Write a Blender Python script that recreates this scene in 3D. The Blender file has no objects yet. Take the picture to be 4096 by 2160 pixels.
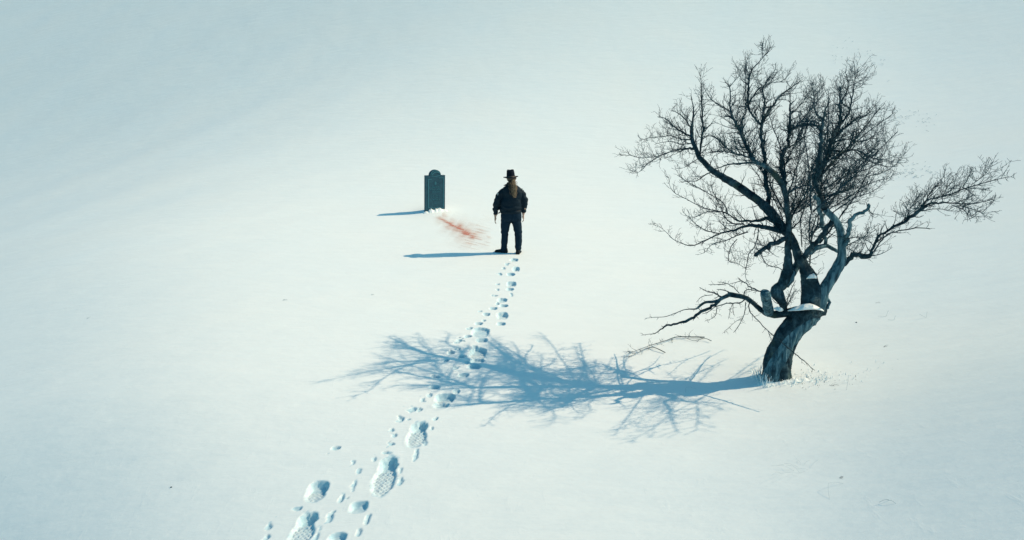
import bpy, bmesh, math, random, json
import numpy as np
from mathutils import Vector, Matrix, noise as mn

sc = bpy.context.scene
# ---------------------------------------------------------------- camera, sky, sun, exposure
cam_d = bpy.data.cameras.new('camera'); cam = bpy.data.objects.new('camera', cam_d)
sc.collection.objects.link(cam); sc.camera = cam
cam.location = (0, 0, 3.47); cam.rotation_euler = (math.radians(90-15), 0, 0)
cam_d.sensor_width = 36; cam_d.lens = 36*2730/4096; cam_d.clip_start = .1; cam_d.clip_end = 3000
SUN_EL, SUN_AZ = 39.0, 5.5          # elevation; azimuth measured from +x towards +y
SKY_STRENGTH, SUN_STRENGTH, EXPOSURE = .14, 4.35, 0.0
SKY_TINT = (.32, .93, 1.0, 1)
SUN_COLOR = (1.0, .80, .57)
world = bpy.data.worlds.new('World'); sc.world = world; world.use_nodes = True
nt = world.node_tree; nt.nodes.clear()
wo = nt.nodes.new('ShaderNodeOutputWorld'); bg = nt.nodes.new('ShaderNodeBackground')
sky = nt.nodes.new('ShaderNodeTexSky'); sky.sky_type = 'NISHITA'; sky.sun_disc = False
sky.sun_elevation = math.radians(SUN_EL); sky.sun_rotation = math.radians(90-SUN_AZ)
mixn = nt.nodes.new('ShaderNodeMix'); mixn.data_type = 'RGBA'; mixn.blend_type = 'MULTIPLY'; mixn.inputs[0].default_value = 1
mixn.inputs[7].default_value = SKY_TINT
nt.links.new(sky.outputs[0], mixn.inputs[6]); nt.links.new(mixn.outputs[2], bg.inputs[0])
bg.inputs[1].default_value = SKY_STRENGTH; nt.links.new(bg.outputs[0], wo.inputs[0])
sd = bpy.data.lights.new('sun', 'SUN'); sun = bpy.data.objects.new('sun', sd); sc.collection.objects.link(sun)
sd.energy = SUN_STRENGTH; sd.angle = math.radians(.4); sd.color = SUN_COLOR
e, a = math.radians(SUN_EL), math.radians(SUN_AZ)
sun.rotation_euler = Vector((math.cos(e)*math.cos(a), math.cos(e)*math.sin(a), math.sin(e))).to_track_quat('Z', 'Y').to_euler()
sc.view_settings.view_transform = 'Standard'; sc.view_settings.look = 'None'
sc.view_settings.exposure = EXPOSURE; sc.view_settings.gamma = 1; sc.view_settings.use_curve_mapping = False
sc.render.film_transparent = False

random.seed(11); rnd = random.random
uni = random.uniform
# ---------------------------------------------------------------- measured data (metres, world space), ground slopes tuned for shading
HILL_SLOPE=.58  # hillside steepened so the far snow turns darker
LEFT_SLOPE=.27  # left, right and near tilts shaped to dim the snow at the edges
RIGHT_SLOPE=.28
NEAR_SLOPE=.11

LIMBS=[
('trunk',[[3.109,7.4,0.131,0.158],[3.103,7.411,0.254,0.16],[3.109,7.423,0.377,0.1596],[3.132,7.435,0.498,0.1521],[3.179,7.448,0.619,0.1435],[3.25,7.462,0.739,0.1385],[3.327,7.474,0.84,0.1429],[3.399,7.485,0.914,0.1322],[3.48,7.494,0.956,0.11],[3.551,7.501,0.972,0.0819],[3.621,7.508,0.956,0.0492]]),
('stump',[[3.466,7.494,0.975,0.0877],[3.448,7.501,1.058,0.108],[3.449,7.536,1.182,0.1039],[3.432,7.573,1.317,0.0934],[3.405,7.598,1.407,0.073],[3.368,7.621,1.486,0.0555],[3.317,7.636,1.539,0.0514],[3.276,7.67,1.663,0.0468],[3.239,7.756,1.787,0.0459],[3.174,7.821,1.858,0.052],[3.102,7.912,1.973,0.0524],[3.027,7.997,2.078,0.0552],[2.938,8.074,2.163,0.0471],[2.835,8.186,2.243,0.0464],[2.745,8.303,2.312,0.0469],[2.659,8.399,2.361,0.0436],[2.576,8.495,2.416,0.0372],[2.486,8.597,2.478,0.0346],[2.434,8.681,2.549,0.032],[2.38,8.757,2.611,0.0293],[2.36,8.837,2.696,0.0265],[2.33,8.929,2.794,0.0249],[2.335,9.025,2.904,0.0203],[2.367,9.139,3.039,0.0133],[2.4,9.263,3.188,0.0085],[2.393,9.359,3.304,0.0049],[2.39,9.417,3.375,0.0025]]),
('limb',[[3.492,7.495,0.962,0.0702],[3.392,7.533,0.95,0.0694],[3.274,7.585,0.922,0.058],[3.176,7.631,0.892,0.0477],[3.077,7.678,0.869,0.0432],[3.004,7.714,0.889,0.0373],[2.94,7.75,0.928,0.029],[2.859,7.813,0.996,0.0279],[2.797,7.854,1.022,0.028],[2.703,7.906,1.031,0.0307],[2.64,7.94,1.034,0.0308],[2.641,7.942,1.024,0.0227],[2.576,7.97,0.984,0.0228],[2.534,7.989,0.941,0.0203],[2.473,8.017,0.916,0.0178],[2.401,8.05,0.9,0.0154],[2.349,8.073,0.86,0.0144],[2.301,8.107,0.795,0.0103],[2.228,8.142,0.781,0.0062],[2.155,8.178,0.755,0.0052],[2.065,8.225,0.695,0.0042],[1.955,8.281,0.632,0.0037],[1.83,8.34,0.604,0.0032],[1.724,8.39,0.572,0.0021]]),
('limb',[[2.543,7.986,0.94,0.0193],[2.487,7.989,0.887,0.0183],[2.397,8.012,0.816,0.0184],[2.306,8.036,0.754,0.0175],[2.234,8.057,0.681,0.0175],[2.168,8.074,0.648,0.0176],[2.101,8.09,0.62,0.0125],[2.005,8.114,0.579,0.0125],[1.946,8.128,0.568,0.0115],[1.881,8.149,0.506,0.0073],[1.815,8.168,0.448,0.0053],[1.745,8.185,0.431,0.0032],[1.645,8.21,0.405,0.0016]]),
('bare',[[3.056,7.691,0.884,0.0552],[2.991,7.59,0.993,0.0532],[2.925,7.485,1.1,0.0535],[2.865,7.38,1.205,0.0549],[2.844,7.341,1.244,0.0523]]),
('limb',[[3.187,7.623,0.932,0.0357],[3.178,7.62,1.008,0.0474],[3.108,7.64,1.126,0.0663],[3.082,7.65,1.185,0.0592],[3.151,7.656,1.232,0.0615],[3.204,7.676,1.361,0.0637],[3.212,7.693,1.467,0.0507],[3.213,7.711,1.584,0.0412],[3.205,7.718,1.627,0.0365],[3.206,7.736,1.744,0.0353],[3.206,7.757,1.883,0.0352],[3.195,7.775,1.999,0.0322],[3.171,7.796,2.137,0.0292],[3.152,7.816,2.275,0.0303],[3.1,7.834,2.401,0.032],[3.013,7.847,2.504,0.0349],[2.915,7.856,2.584,0.029],[2.831,7.859,2.624,0.0203],[2.74,7.856,2.637,0.0137],[2.6,7.846,2.627,0.0095],[2.472,7.836,2.618,0.0074],[2.366,7.822,2.583,0.0052],[2.259,7.811,2.558,0.0031]]),
('bare',[[3.198,7.654,1.233,0.0414],[3.258,7.687,1.346,0.0461],[3.318,7.715,1.437,0.0461],[3.366,7.736,1.505,0.0438],[3.439,7.758,1.572,0.0355],[3.525,7.777,1.625,0.0326],[3.61,7.795,1.676,0.0297],[3.697,7.8,1.663,0.0237],[3.784,7.799,1.626,0.0208],[3.847,7.799,1.596,0.0178]]),
('bare',[[3.55,7.501,0.985,0.0643],[3.558,7.496,1.097,0.0687],[3.567,7.5,1.181,0.0651],[3.599,7.502,1.265,0.0649],[3.654,7.502,1.385,0.0647],[3.725,7.502,1.552,0.0597],[3.731,7.503,1.655,0.0458],[3.703,7.505,1.795,0.0399],[3.683,7.506,1.911,0.0409],[3.625,7.505,2.015,0.0396],[3.558,7.5,2.085,0.0361],[3.479,7.494,2.155,0.0337]]),
('limb',[[3.506,7.497,2.129,0.0327],[3.424,7.498,2.256,0.028],[3.372,7.497,2.357,0.0257],[3.341,7.497,2.48,0.0256],[3.354,7.494,2.647,0.0265],[3.345,7.493,2.662,0.0254],[3.346,7.489,2.827,0.0242],[3.335,7.484,2.989,0.0196],[3.337,7.477,3.138,0.013],[3.342,7.472,3.254,0.007],[3.375,7.465,3.317,0.0027]]),
('bare',[[3.671,7.803,1.692,0.0208],[3.617,7.75,1.801,0.0211],[3.543,7.661,1.95,0.0231],[3.455,7.556,2.109,0.0238],[3.371,7.454,2.252,0.0234],[3.31,7.403,2.307,0.0232],[3.292,7.39,2.318,0.0143]]),
('limb',[[3.575,7.499,2.028,0.0294],[3.526,7.513,1.921,0.0273],[3.476,7.531,1.836,0.0263],[3.426,7.551,1.75,0.0276],[3.342,7.586,1.599,0.029],[3.313,7.599,1.548,0.0291]]),
('bare',[[3.731,7.503,1.702,0.032],[3.735,7.486,1.788,0.0296],[3.744,7.465,1.862,0.026],[3.746,7.437,1.96,0.0225],[3.726,7.408,2.057,0.0234],[3.763,7.375,2.119,0.0177],[3.809,7.341,2.148,0.0199],[3.844,7.311,2.187,0.0154],[3.85,7.293,2.234,0.0142],[3.834,7.284,2.258,0.0065]]),
('bare',[[3.574,7.497,1.011,0.0234],[3.631,7.495,1.017,0.021],[3.651,7.498,1.066,0.0175],[3.622,7.506,1.112,0.0198],[3.574,7.5,1.095,0.0233]]),
('limb',[[3.867,7.304,2.188,0.0066],[3.858,7.246,2.165,0.0044],[3.857,7.166,2.152,0.0027]]),
('limb',[[3.761,7.496,1.527,0.0345],[3.828,7.491,1.611,0.0298],[3.908,7.476,1.65,0.0297],[3.975,7.45,1.627,0.0285],[4.023,7.44,1.647,0.0239],[4.028,7.437,1.706,0.0159],[4.053,7.431,1.812,0.0141],[4.094,7.423,1.889,0.0129],[4.159,7.408,1.932,0.0129],[4.23,7.391,1.998,0.0151],[4.32,7.369,2.064,0.0178],[4.406,7.348,2.147,0.0199],[4.457,7.335,2.194,0.0154],[4.534,7.314,2.253,0.011],[4.667,7.268,2.271,0.0076],[4.798,7.217,2.269,0.0065],[4.926,7.168,2.282,0.0054],[5.025,7.134,2.315,0.0032],[5.074,7.102,2.283,0.0011]]),
('limb',[[4.029,7.438,1.641,0.008],[4.058,7.419,1.733,0.0068],[4.096,7.39,1.833,0.0067],[4.137,7.36,1.908,0.0067],[4.2,7.321,1.944,0.0066],[4.353,7.217,2.005,0.0055],[4.455,7.134,2.011,0.0043]]),
('small',[[4.449,7.336,2.182,0.011],[4.457,7.287,2.29,0.0087],[4.531,7.187,2.339,0.0075],[4.59,7.09,2.397,0.0074],[4.645,6.979,2.466,0.0062],[4.71,6.831,2.538,0.0051],[4.759,6.696,2.596,0.004],[4.799,6.568,2.637,0.0024],[4.805,6.517,2.619,0.001]]),
('small',[[4.454,7.318,2.219,0.0066],[4.54,7.361,2.389,0.0055],[4.617,7.378,2.452,0.0044],[4.682,7.402,2.548,0.0022]]),
('small',[[4.631,6.993,2.474,0.0042],[5.047,7.563,2.494,0.0039],[5.597,8.329,2.531,0.0025]]),
('small',[[4.667,6.916,2.516,0.0036],[4.601,6.665,2.64,0.003],[4.492,6.436,2.763,0.0014]]),
('small',[[4.71,7.245,2.253,0.0043],[4.766,7.101,2.213,0.0037],[4.747,6.951,2.128,0.0016]]),
('small',[[4.734,7.197,2.256,0.0043],[4.646,6.821,2.283,0.0036],[4.535,6.489,2.297,0.0015]]),
('small',[[4.46,7.334,2.172,0.005],[4.606,7.327,2.195,0.0044],[4.763,7.309,2.176,0.0022]]),
('small',[[4.656,6.966,2.473,0.0041],[5.293,7.677,2.36,0.0034],[5.705,8.137,2.299,0.0018]]),
('small',[[4.54,7.168,2.342,0.0043],[4.698,7.315,2.461,0.0033],[4.89,7.445,2.52,0.0017]]),
('small',[[4.391,7.351,2.146,0.0028],[4.614,7.731,2.218,0.0023],[4.817,8.013,2.257,0.0012]]),
('small',[[4.32,7.369,2.064,0.0022],[4.096,6.958,2.238,0.0016],[3.923,6.647,2.354,0.001]]),
('small',[[4.755,7.237,2.276,0.0054],[5.331,7.944,2.208,0.0047],[5.815,8.545,2.164,0.0019]]),
('small',[[2.39,8.751,2.611,0.0094],[2.367,8.674,2.813,0.0127],[2.365,8.602,2.964,0.0125],[2.325,8.532,3.101,0.0101],[2.283,8.441,3.267,0.0077],[2.251,8.373,3.386,0.0055],[2.231,8.308,3.491,0.0038],[2.177,8.222,3.624,0.0021]]),
('small',[[2.328,8.853,2.707,0.0177],[2.21,8.757,2.715,0.0105],[2.06,8.614,2.71,0.008],[1.941,8.489,2.699,0.0068],[1.808,8.336,2.674,0.0067],[1.676,8.165,2.636,0.0055],[1.573,8.019,2.598,0.0043],[1.482,7.862,2.547,0.0032],[1.413,7.766,2.532,0.0021],[1.339,7.673,2.566,0.0015]]),
('small',[[1.808,8.336,2.674,0.0045],[1.7,8.348,2.651,0.0045],[1.559,8.369,2.638,0.0039],[1.44,8.397,2.668,0.0028],[1.32,8.418,2.661,0.0011]]),
('small',[[2.333,8.981,2.849,0.0143],[2.243,9.136,2.897,0.0109],[2.176,9.28,2.949,0.0086],[2.129,9.418,3.014,0.0075],[2.087,9.523,3.058,0.0063],[2.013,9.655,3.077,0.0038]]),
('small',[[2.321,8.947,2.816,0.0107],[2.184,9.07,2.819,0.0072],[2.105,9.159,2.848,0.0061],[1.996,9.268,2.829,0.0049],[1.884,9.382,2.809,0.0031],[1.75,9.519,2.762,0.0019]]),
('small',[[2.327,8.912,2.772,0.0083],[2.22,9.1,2.745,0.0061],[2.138,9.279,2.767,0.0049],[2.052,9.451,2.742,0.0038],[1.983,9.594,2.706,0.0026]]),
('small',[[2.345,9.045,2.927,0.0084],[2.304,9.334,3.066,0.0074],[2.264,9.492,3.12,0.0056],[2.203,9.676,3.163,0.0032]]),
('small',[[2.26,7.805,2.527,0.0084],[2.198,7.871,2.477,0.0064],[2.147,7.943,2.415,0.0048],[2.074,8.034,2.402,0.0027]]),
('small',[[2.368,8.747,2.589,0.0047],[2.245,8.581,2.56,0.0034],[2.1,8.351,2.523,0.0022]]),
('small',[[3.15,7.818,1.846,0.0355],[3.012,7.869,1.872,0.0274],[2.875,7.922,1.886,0.0215],[2.769,7.961,1.878,0.0156],[2.664,7.994,1.822,0.0109],[2.557,8.031,1.79,0.0097],[2.487,8.054,1.762,0.0089],[2.39,8.086,1.698,0.0078],[2.292,8.119,1.64,0.0067],[2.191,8.152,1.592,0.0056],[2.088,8.2,1.616,0.0045],[1.985,8.256,1.661,0.0034],[1.903,8.319,1.741,0.0023],[1.767,8.41,1.846,0.0012]]),
('small',[[2.487,8.056,1.768,0.0078],[2.279,7.883,1.843,0.0054],[2.124,7.731,1.939,0.0042],[1.994,7.58,2.053,0.0031],[1.885,7.452,2.139,0.0015]]),
('small',[[3.079,7.908,1.949,0.0298],[3.005,7.972,1.961,0.0216],[2.917,8.053,1.921,0.0152],[2.827,8.143,1.904,0.011],[2.751,8.221,1.899,0.009],[2.67,8.341,1.957,0.008],[2.565,8.456,1.971,0.0069],[2.476,8.552,1.978,0.0058],[2.349,8.703,2.023,0.0047],[2.237,8.843,2.079,0.0042],[2.141,8.962,2.127,0.0036],[2.099,9.068,2.21,0.0024],[2.107,9.185,2.318,0.0012]]),
('small',[[2.6,8.414,1.967,0.0069],[2.529,8.724,1.912,0.0054],[2.487,8.99,1.808,0.0043],[2.457,9.148,1.76,0.0025]]),
('small',[[2.747,7.97,1.903,0.0109],[2.685,8.112,1.875,0.0078],[2.639,8.301,1.907,0.0068],[2.644,8.577,2.009,0.0058],[2.643,8.889,2.126,0.0048],[2.65,9.11,2.216,0.0037]]),
('small',[[2.67,8.34,1.952,0.0068],[2.619,8.395,2.086,0.0057],[2.371,8.49,2.233,0.0046],[2.198,8.557,2.327,0.0035],[2.077,8.606,2.402,0.0023]]),
('small',[[2.798,7.936,1.81,0.0076],[2.596,7.714,1.813,0.0064],[2.389,7.452,1.816,0.0051],[2.156,7.146,1.844,0.0039],[1.972,6.824,1.82,0.0019]]),
('small',[[2.59,7.682,1.776,0.0053],[2.486,7.569,1.705,0.0047],[2.424,7.404,1.595,0.0041],[2.484,7.302,1.59,0.0036],[2.527,7.211,1.572,0.002]]),
('small',[[2.903,7.912,1.881,0.0065],[2.876,7.814,1.813,0.0054],[2.794,7.645,1.72,0.0053],[2.668,7.471,1.653,0.0047],[2.602,7.318,1.585,0.0041],[2.531,7.147,1.516,0.003],[2.508,7.003,1.464,0.0015]]),
('small',[[3.174,7.741,1.774,0.0294],[3.04,7.634,1.754,0.0264],[2.856,7.467,1.728,0.0238],[2.699,7.302,1.694,0.0213],[2.661,7.267,1.692,0.0131]]),
('small',[[2.754,7.343,1.684,0.0061],[2.83,7.383,1.579,0.0046],[2.898,7.417,1.528,0.0041],[3.017,7.477,1.496,0.0042],[3.101,7.519,1.447,0.0042]]),
('small',[[2.815,7.858,2.626,0.0211],[2.771,7.925,2.671,0.0186],[2.75,8.007,2.737,0.0171],[2.744,8.109,2.824,0.0151],[2.733,8.239,2.932,0.0131],[2.692,8.375,3.032,0.0111],[2.668,8.551,3.177,0.009],[2.581,8.695,3.25,0.0068],[2.508,8.817,3.314,0.0058],[2.471,8.908,3.38,0.0041],[2.443,9.055,3.504,0.0024]]),
('small',[[2.755,7.946,2.68,0.0127],[2.626,7.952,2.721,0.0106],[2.497,7.96,2.773,0.0085],[2.41,7.975,2.856,0.0095],[2.324,7.985,2.918,0.0074],[2.26,7.986,2.928,0.0053],[2.175,7.981,2.907,0.0042]]),
('small',[[2.562,7.953,2.732,0.0074],[2.595,8.557,2.704,0.0068],[2.629,9.235,2.619,0.0049]]),
('small',[[3.019,8.013,2.1,0.033],[3.045,8.051,2.154,0.0289],[3.061,8.143,2.274,0.0279],[3.069,8.276,2.439,0.0257],[3.095,8.413,2.607,0.0235],[3.097,8.441,2.641,0.0214],[3.094,8.57,2.797,0.0205],[3.113,8.7,2.957,0.0196],[3.204,8.836,3.121,0.0163],[3.327,8.951,3.242,0.0141],[3.453,9.067,3.366,0.0107],[3.601,9.166,3.446,0.0084],[3.768,9.277,3.539,0.0048],[3.792,9.299,3.562,0.0024]]),
('small',[[3.113,8.7,2.957,0.0161],[3.173,8.87,3.085,0.0129],[3.293,9.163,3.283,0.0108],[3.339,9.402,3.445,0.0086],[3.497,9.64,3.59,0.0063],[3.639,9.832,3.703,0.0038],[3.677,9.958,3.792,0.0019]]),
('small',[[3.135,8.776,3.01,0.0139],[3.005,8.771,3.146,0.0127],[2.944,8.767,3.292,0.0126],[2.94,8.762,3.447,0.0114],[2.934,8.755,3.623,0.0091],[2.99,8.747,3.72,0.0068],[3.057,8.736,3.806,0.0045],[3.132,8.723,3.913,0.0034],[3.115,8.717,4.008,0.0017]]),
('small',[[3.061,8.736,3.822,0.0034],[3.215,9.178,3.936,0.0024],[3.355,9.589,4.039,0.0018]]),
('small',[[2.953,8.766,3.258,0.0092],[3.063,8.874,3.402,0.0081],[3.134,8.927,3.458,0.007],[3.274,9.008,3.514,0.0053],[3.473,9.109,3.549,0.0036],[3.624,9.218,3.654,0.0024]]),
('small',[[2.832,7.859,2.624,0.019],[2.768,7.921,2.692,0.018],[2.724,8.004,2.789,0.0181],[2.699,8.085,2.888,0.0161],[2.651,8.212,3.039,0.0141],[2.603,8.343,3.194,0.0099],[2.628,8.466,3.351,0.0077],[2.635,8.557,3.469,0.0067],[2.593,8.619,3.534,0.0034]]),
('small',[[2.635,8.557,3.469,0.0045],[2.744,8.647,3.577,0.0034],[2.801,8.704,3.643,0.0023],[2.812,8.754,3.71,0.0011]]),
('small',[[2.736,8.203,2.901,0.0098],[2.81,8.543,3.077,0.0079],[2.934,8.775,3.179,0.0069],[3.048,9.213,3.399,0.0048],[3.255,9.9,3.766,0.0026]]),
('small',[[2.939,8.76,3.513,0.0057],[3.044,9.26,3.746,0.0036],[3.173,9.573,3.886,0.0018]]),
('small',[[3.151,7.819,2.298,0.0233],[3.184,7.997,2.414,0.0237],[3.214,8.163,2.513,0.0229],[3.287,8.381,2.645,0.0234],[3.366,8.518,2.723,0.0204],[3.455,8.646,2.791,0.0196],[3.547,8.893,2.946,0.02],[3.634,9.143,3.109,0.0156],[3.722,9.398,3.279,0.0086],[3.771,9.569,3.397,0.0031]]),
('small',[[3.559,8.893,2.946,0.0141],[3.601,8.751,3.0,0.0127],[3.659,8.486,3.025,0.0123],[3.685,8.285,3.003,0.011]]),
('small',[[3.668,9.188,3.13,0.0073],[3.797,9.293,3.222,0.0055],[3.921,9.414,3.326,0.0037],[3.954,9.483,3.397,0.0019]]),
('small',[[3.447,8.584,2.74,0.0103],[3.679,8.763,2.862,0.0081],[3.803,8.971,3.058,0.0059],[3.944,9.191,3.26,0.0036],[4.002,9.335,3.398,0.0018]]),
('small',[[3.377,7.497,2.496,0.0256],[3.39,7.571,2.565,0.0235],[3.577,7.811,2.742,0.0207],[3.689,7.998,2.887,0.0234],[3.824,8.172,3.014,0.019],[3.93,8.365,3.17,0.0133],[3.978,8.53,3.308,0.0098],[4.022,8.655,3.414,0.0075],[4.058,8.719,3.468,0.0037]]),
('small',[[4.022,8.655,3.414,0.005],[4.108,8.905,3.455,0.0038],[4.163,9.061,3.48,0.0026]]),
('small',[[3.812,8.157,3.004,0.0154],[3.992,8.311,3.148,0.0108],[4.074,8.443,3.286,0.0097],[4.137,8.555,3.403,0.0074],[4.198,8.659,3.51,0.005],[4.303,8.734,3.558,0.0031]]),
('small',[[4.035,8.384,3.228,0.0085],[3.899,8.306,3.3,0.0072],[3.897,8.207,3.417,0.0071],[3.855,8.123,3.518,0.0046],[3.747,8.002,3.65,0.0017]]),
('small',[[4.182,8.649,3.498,0.005],[3.95,8.189,3.62,0.0029],[3.754,7.9,3.658,0.0017]]),
('small',[[3.684,7.979,2.865,0.0175],[3.962,8.26,3.01,0.0132],[4.168,8.461,3.095,0.0098],[4.37,8.629,3.136,0.0062],[4.484,8.747,3.193,0.0038],[4.58,8.849,3.246,0.0019]]),
('small',[[3.588,7.846,2.773,0.0138],[3.688,7.668,2.778,0.0113],[3.747,7.521,2.813,0.0088],[3.799,7.28,2.749,0.0064],[3.842,7.096,2.747,0.0042],[3.865,6.927,2.814,0.0025],[3.86,6.897,2.837,0.0015]]),
('small',[[3.738,7.496,2.793,0.0077],[3.846,7.47,2.709,0.0077],[3.954,7.454,2.667,0.0055],[4.082,7.439,2.635,0.0044],[4.156,7.436,2.647,0.0022]]),
('small',[[3.66,7.946,2.845,0.0116],[3.737,7.756,2.904,0.0079],[3.796,7.53,2.899,0.0055],[3.819,7.374,2.953,0.0032],[3.807,7.264,3.024,0.0016]]),
('small',[[3.346,7.484,2.989,0.012],[3.396,7.795,3.058,0.0113],[3.419,8.179,3.049,0.0095],[3.453,8.542,2.969,0.0099],[3.486,8.705,2.91,0.0089]]),
('small',[[3.332,7.479,3.096,0.0076],[3.515,8.111,3.202,0.0059],[3.875,9.062,3.399,0.0046],[4.106,9.744,3.555,0.0014]]),
('small',[[3.621,8.371,3.252,0.0054],[3.666,8.389,3.345,0.0036],[3.759,8.409,3.45,0.0018]]),
('small',[[3.385,7.497,2.329,0.0078],[3.713,7.783,2.459,0.0069],[4.062,8.115,2.619,0.0054],[4.417,8.422,2.746,0.0037],[4.678,8.707,2.922,0.0019]]),
('small',[[3.401,7.498,2.295,0.0078],[3.637,7.629,2.32,0.0068],[3.889,7.786,2.366,0.0058],[4.126,7.962,2.459,0.0053],[4.378,8.114,2.488,0.0048],[4.627,8.284,2.565,0.0037],[4.831,8.465,2.7,0.0019]]),
('small',[[3.492,7.496,2.143,0.0068],[3.83,7.729,2.247,0.0058],[4.055,7.905,2.337,0.0047],[4.315,8.082,2.396,0.0036],[4.525,8.208,2.404,0.0018]]),
('small',[[3.532,7.497,2.097,0.0068],[3.677,7.33,2.299,0.0049],[3.782,7.191,2.386,0.0038],[3.841,7.083,2.482,0.0026],[3.891,6.97,2.585,0.0015]]),
('small',[[3.456,7.518,2.28,0.0079],[3.865,7.783,2.355,0.0058],[4.005,7.964,2.495,0.0047],[4.113,8.088,2.586,0.0042],[4.307,8.267,2.7,0.003],[4.607,8.674,3.036,0.0013]]),
('small',[[3.427,7.554,2.376,0.0079],[3.594,7.565,2.431,0.0067],[3.704,7.583,2.519,0.0051],[4.036,7.609,2.65,0.0034],[4.205,7.671,2.955,0.0011]]),
('small',[[3.427,7.554,2.376,0.0067],[3.621,7.764,2.576,0.0057],[3.858,7.966,2.728,0.0047],[4.119,8.221,2.941,0.0036],[4.33,8.382,3.05,0.0012]]),
('small',[[3.188,7.778,2.022,0.0082],[3.359,7.869,2.077,0.0071],[3.483,7.96,2.157,0.006],[3.612,8.063,2.249,0.0048]]),
('small',[[3.196,7.771,1.976,0.0094],[3.424,8.092,2.086,0.0085],[3.652,8.437,2.205,0.0075],[3.851,8.833,2.369,0.0059],[4.107,9.299,2.571,0.0041]]),
('small',[[3.219,7.754,1.86,0.0082],[3.412,7.966,1.95,0.0072],[3.603,8.299,2.126,0.0056],[3.768,8.657,2.327,0.0039]]),
('small',[[3.152,7.816,2.275,0.0128],[3.217,7.657,2.379,0.0091],[3.267,7.516,2.422,0.0067],[3.3,7.382,2.408,0.0044]]),
('small',[[3.389,7.561,1.712,0.0081],[3.3,7.435,1.926,0.0067],[3.212,7.243,2.188,0.0049],[3.173,7.117,2.339,0.0027]]),
('small',[[3.4,7.561,1.712,0.0069],[3.615,8.047,1.848,0.0061],[3.875,8.509,1.964,0.0051],[4.126,8.897,2.056,0.0027]]),
('small',[[3.346,7.675,1.685,0.0058],[3.326,7.716,1.915,0.0052],[3.322,7.754,2.144,0.0035],[3.367,7.784,2.327,0.0017]]),
('small',[[3.426,7.586,1.362,0.0093],[3.474,7.712,1.462,0.0083],[3.538,7.866,1.571,0.0072],[3.599,8.022,1.68,0.0061],[3.677,8.215,1.815,0.005]]),
('small',[[3.737,7.477,1.825,0.0068],[3.654,7.08,1.934,0.0043],[3.493,6.497,2.051,0.0015]]),
('small',[[3.757,7.494,1.734,0.0068],[3.934,7.633,1.767,0.0052],[4.148,7.816,1.811,0.003],[4.371,8.136,1.98,0.0012]]),
('small',[[3.746,7.492,1.728,0.0057],[4.16,8.035,1.539,0.0043],[4.456,8.423,1.406,0.0019]]),
('small',[[2.566,7.973,0.983,0.0111],[2.554,8.104,0.985,0.0103],[2.534,8.246,0.963,0.0084],[2.504,8.469,0.924,0.0054],[2.484,8.673,0.908,0.0033]]),
('small',[[2.686,7.916,1.032,0.009],[2.617,7.899,1.08,0.007],[2.548,7.878,1.107,0.005],[2.458,7.846,1.127,0.0035]]),
('small',[[2.747,7.895,1.065,0.005],[2.747,8.154,1.072,0.0046],[2.73,8.431,1.041,0.0043],[2.709,8.64,0.992,0.0033]]),
('small',[[2.735,8.381,1.05,0.0042],[2.664,8.288,1.063,0.0042],[2.499,8.056,1.124,0.0036],[2.351,7.837,1.191,0.0025]]),
('small',[[2.795,7.343,1.253,0.0074],[2.779,7.616,1.22,0.0067],[2.784,7.804,1.216,0.0059],[2.781,7.975,1.203,0.005],[2.786,8.084,1.204,0.0036]]),
('small',[[2.781,7.959,1.203,0.0045],[2.736,8.013,1.166,0.004],[2.689,8.08,1.131,0.0026]]),
('small',[[2.784,7.465,1.23,0.0047],[2.81,7.83,1.126,0.005],[2.858,8.036,1.011,0.0061],[2.96,8.262,0.876,0.0073]]),
('small',[[2.473,8.017,0.916,0.0046],[2.37,8.11,0.854,0.0036],[2.331,8.178,0.772,0.0016]]),
('small',[[2.531,8.229,0.941,0.0042],[2.395,8.222,0.922,0.0037],[2.322,8.205,0.85,0.0021]]),
('small',[[2.848,7.819,0.995,0.0065],[2.825,7.711,0.905,0.0059],[2.855,7.629,0.86,0.0059],[2.897,7.513,0.809,0.0053],[2.937,7.399,0.768,0.0048],[2.975,7.291,0.738,0.0063],[3.018,7.168,0.714,0.0068],[3.057,7.029,0.684,0.0067],[3.084,6.926,0.666,0.0055],[3.117,6.788,0.647,0.0049],[3.137,6.677,0.63,0.0032],[3.154,6.59,0.622,0.0021]]),
('small',[[2.94,7.39,0.765,0.0035],[3.014,7.461,0.639,0.0029],[3.059,7.503,0.573,0.0018]]),
('small',[[2.961,8.254,0.835,0.0053],[2.996,8.347,0.671,0.0048],[3.0,8.438,0.538,0.0043],[2.989,8.562,0.367,0.0044],[2.97,8.623,0.292,0.0033]]),
('small',[[2.994,8.421,0.567,0.0027],[2.867,8.269,0.574,0.0027],[2.713,8.043,0.577,0.0021],[2.597,7.868,0.586,0.0015]]),
('small',[[2.945,8.26,0.866,0.0074],[2.867,8.206,0.839,0.0073],[2.699,8.111,0.87,0.0072],[2.609,8.051,0.868,0.0062],[2.483,7.967,0.863,0.0051],[2.382,7.885,0.826,0.004],[2.295,7.823,0.825,0.0025]]),
('small',[[2.52,7.99,0.861,0.0046],[2.568,8.152,0.714,0.0042],[2.573,8.29,0.612,0.0032],[2.544,8.535,0.481,0.0016]]),
('small',[[2.763,8.144,0.848,0.0036],[2.707,8.049,0.792,0.0031],[2.656,7.935,0.734,0.0015]]),
('small',[[2.768,8.144,0.848,0.0036],[2.813,8.254,0.724,0.0032],[2.88,8.37,0.607,0.0016]]),
('small',[[3.203,7.622,0.945,0.0071],[3.412,7.999,0.937,0.0056],[3.615,8.382,0.925,0.0039],[3.842,8.696,0.858,0.002]]),
('small',[[3.235,7.689,0.948,0.006],[3.286,7.709,1.154,0.0042],[3.339,7.722,1.275,0.0024]]),
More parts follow.
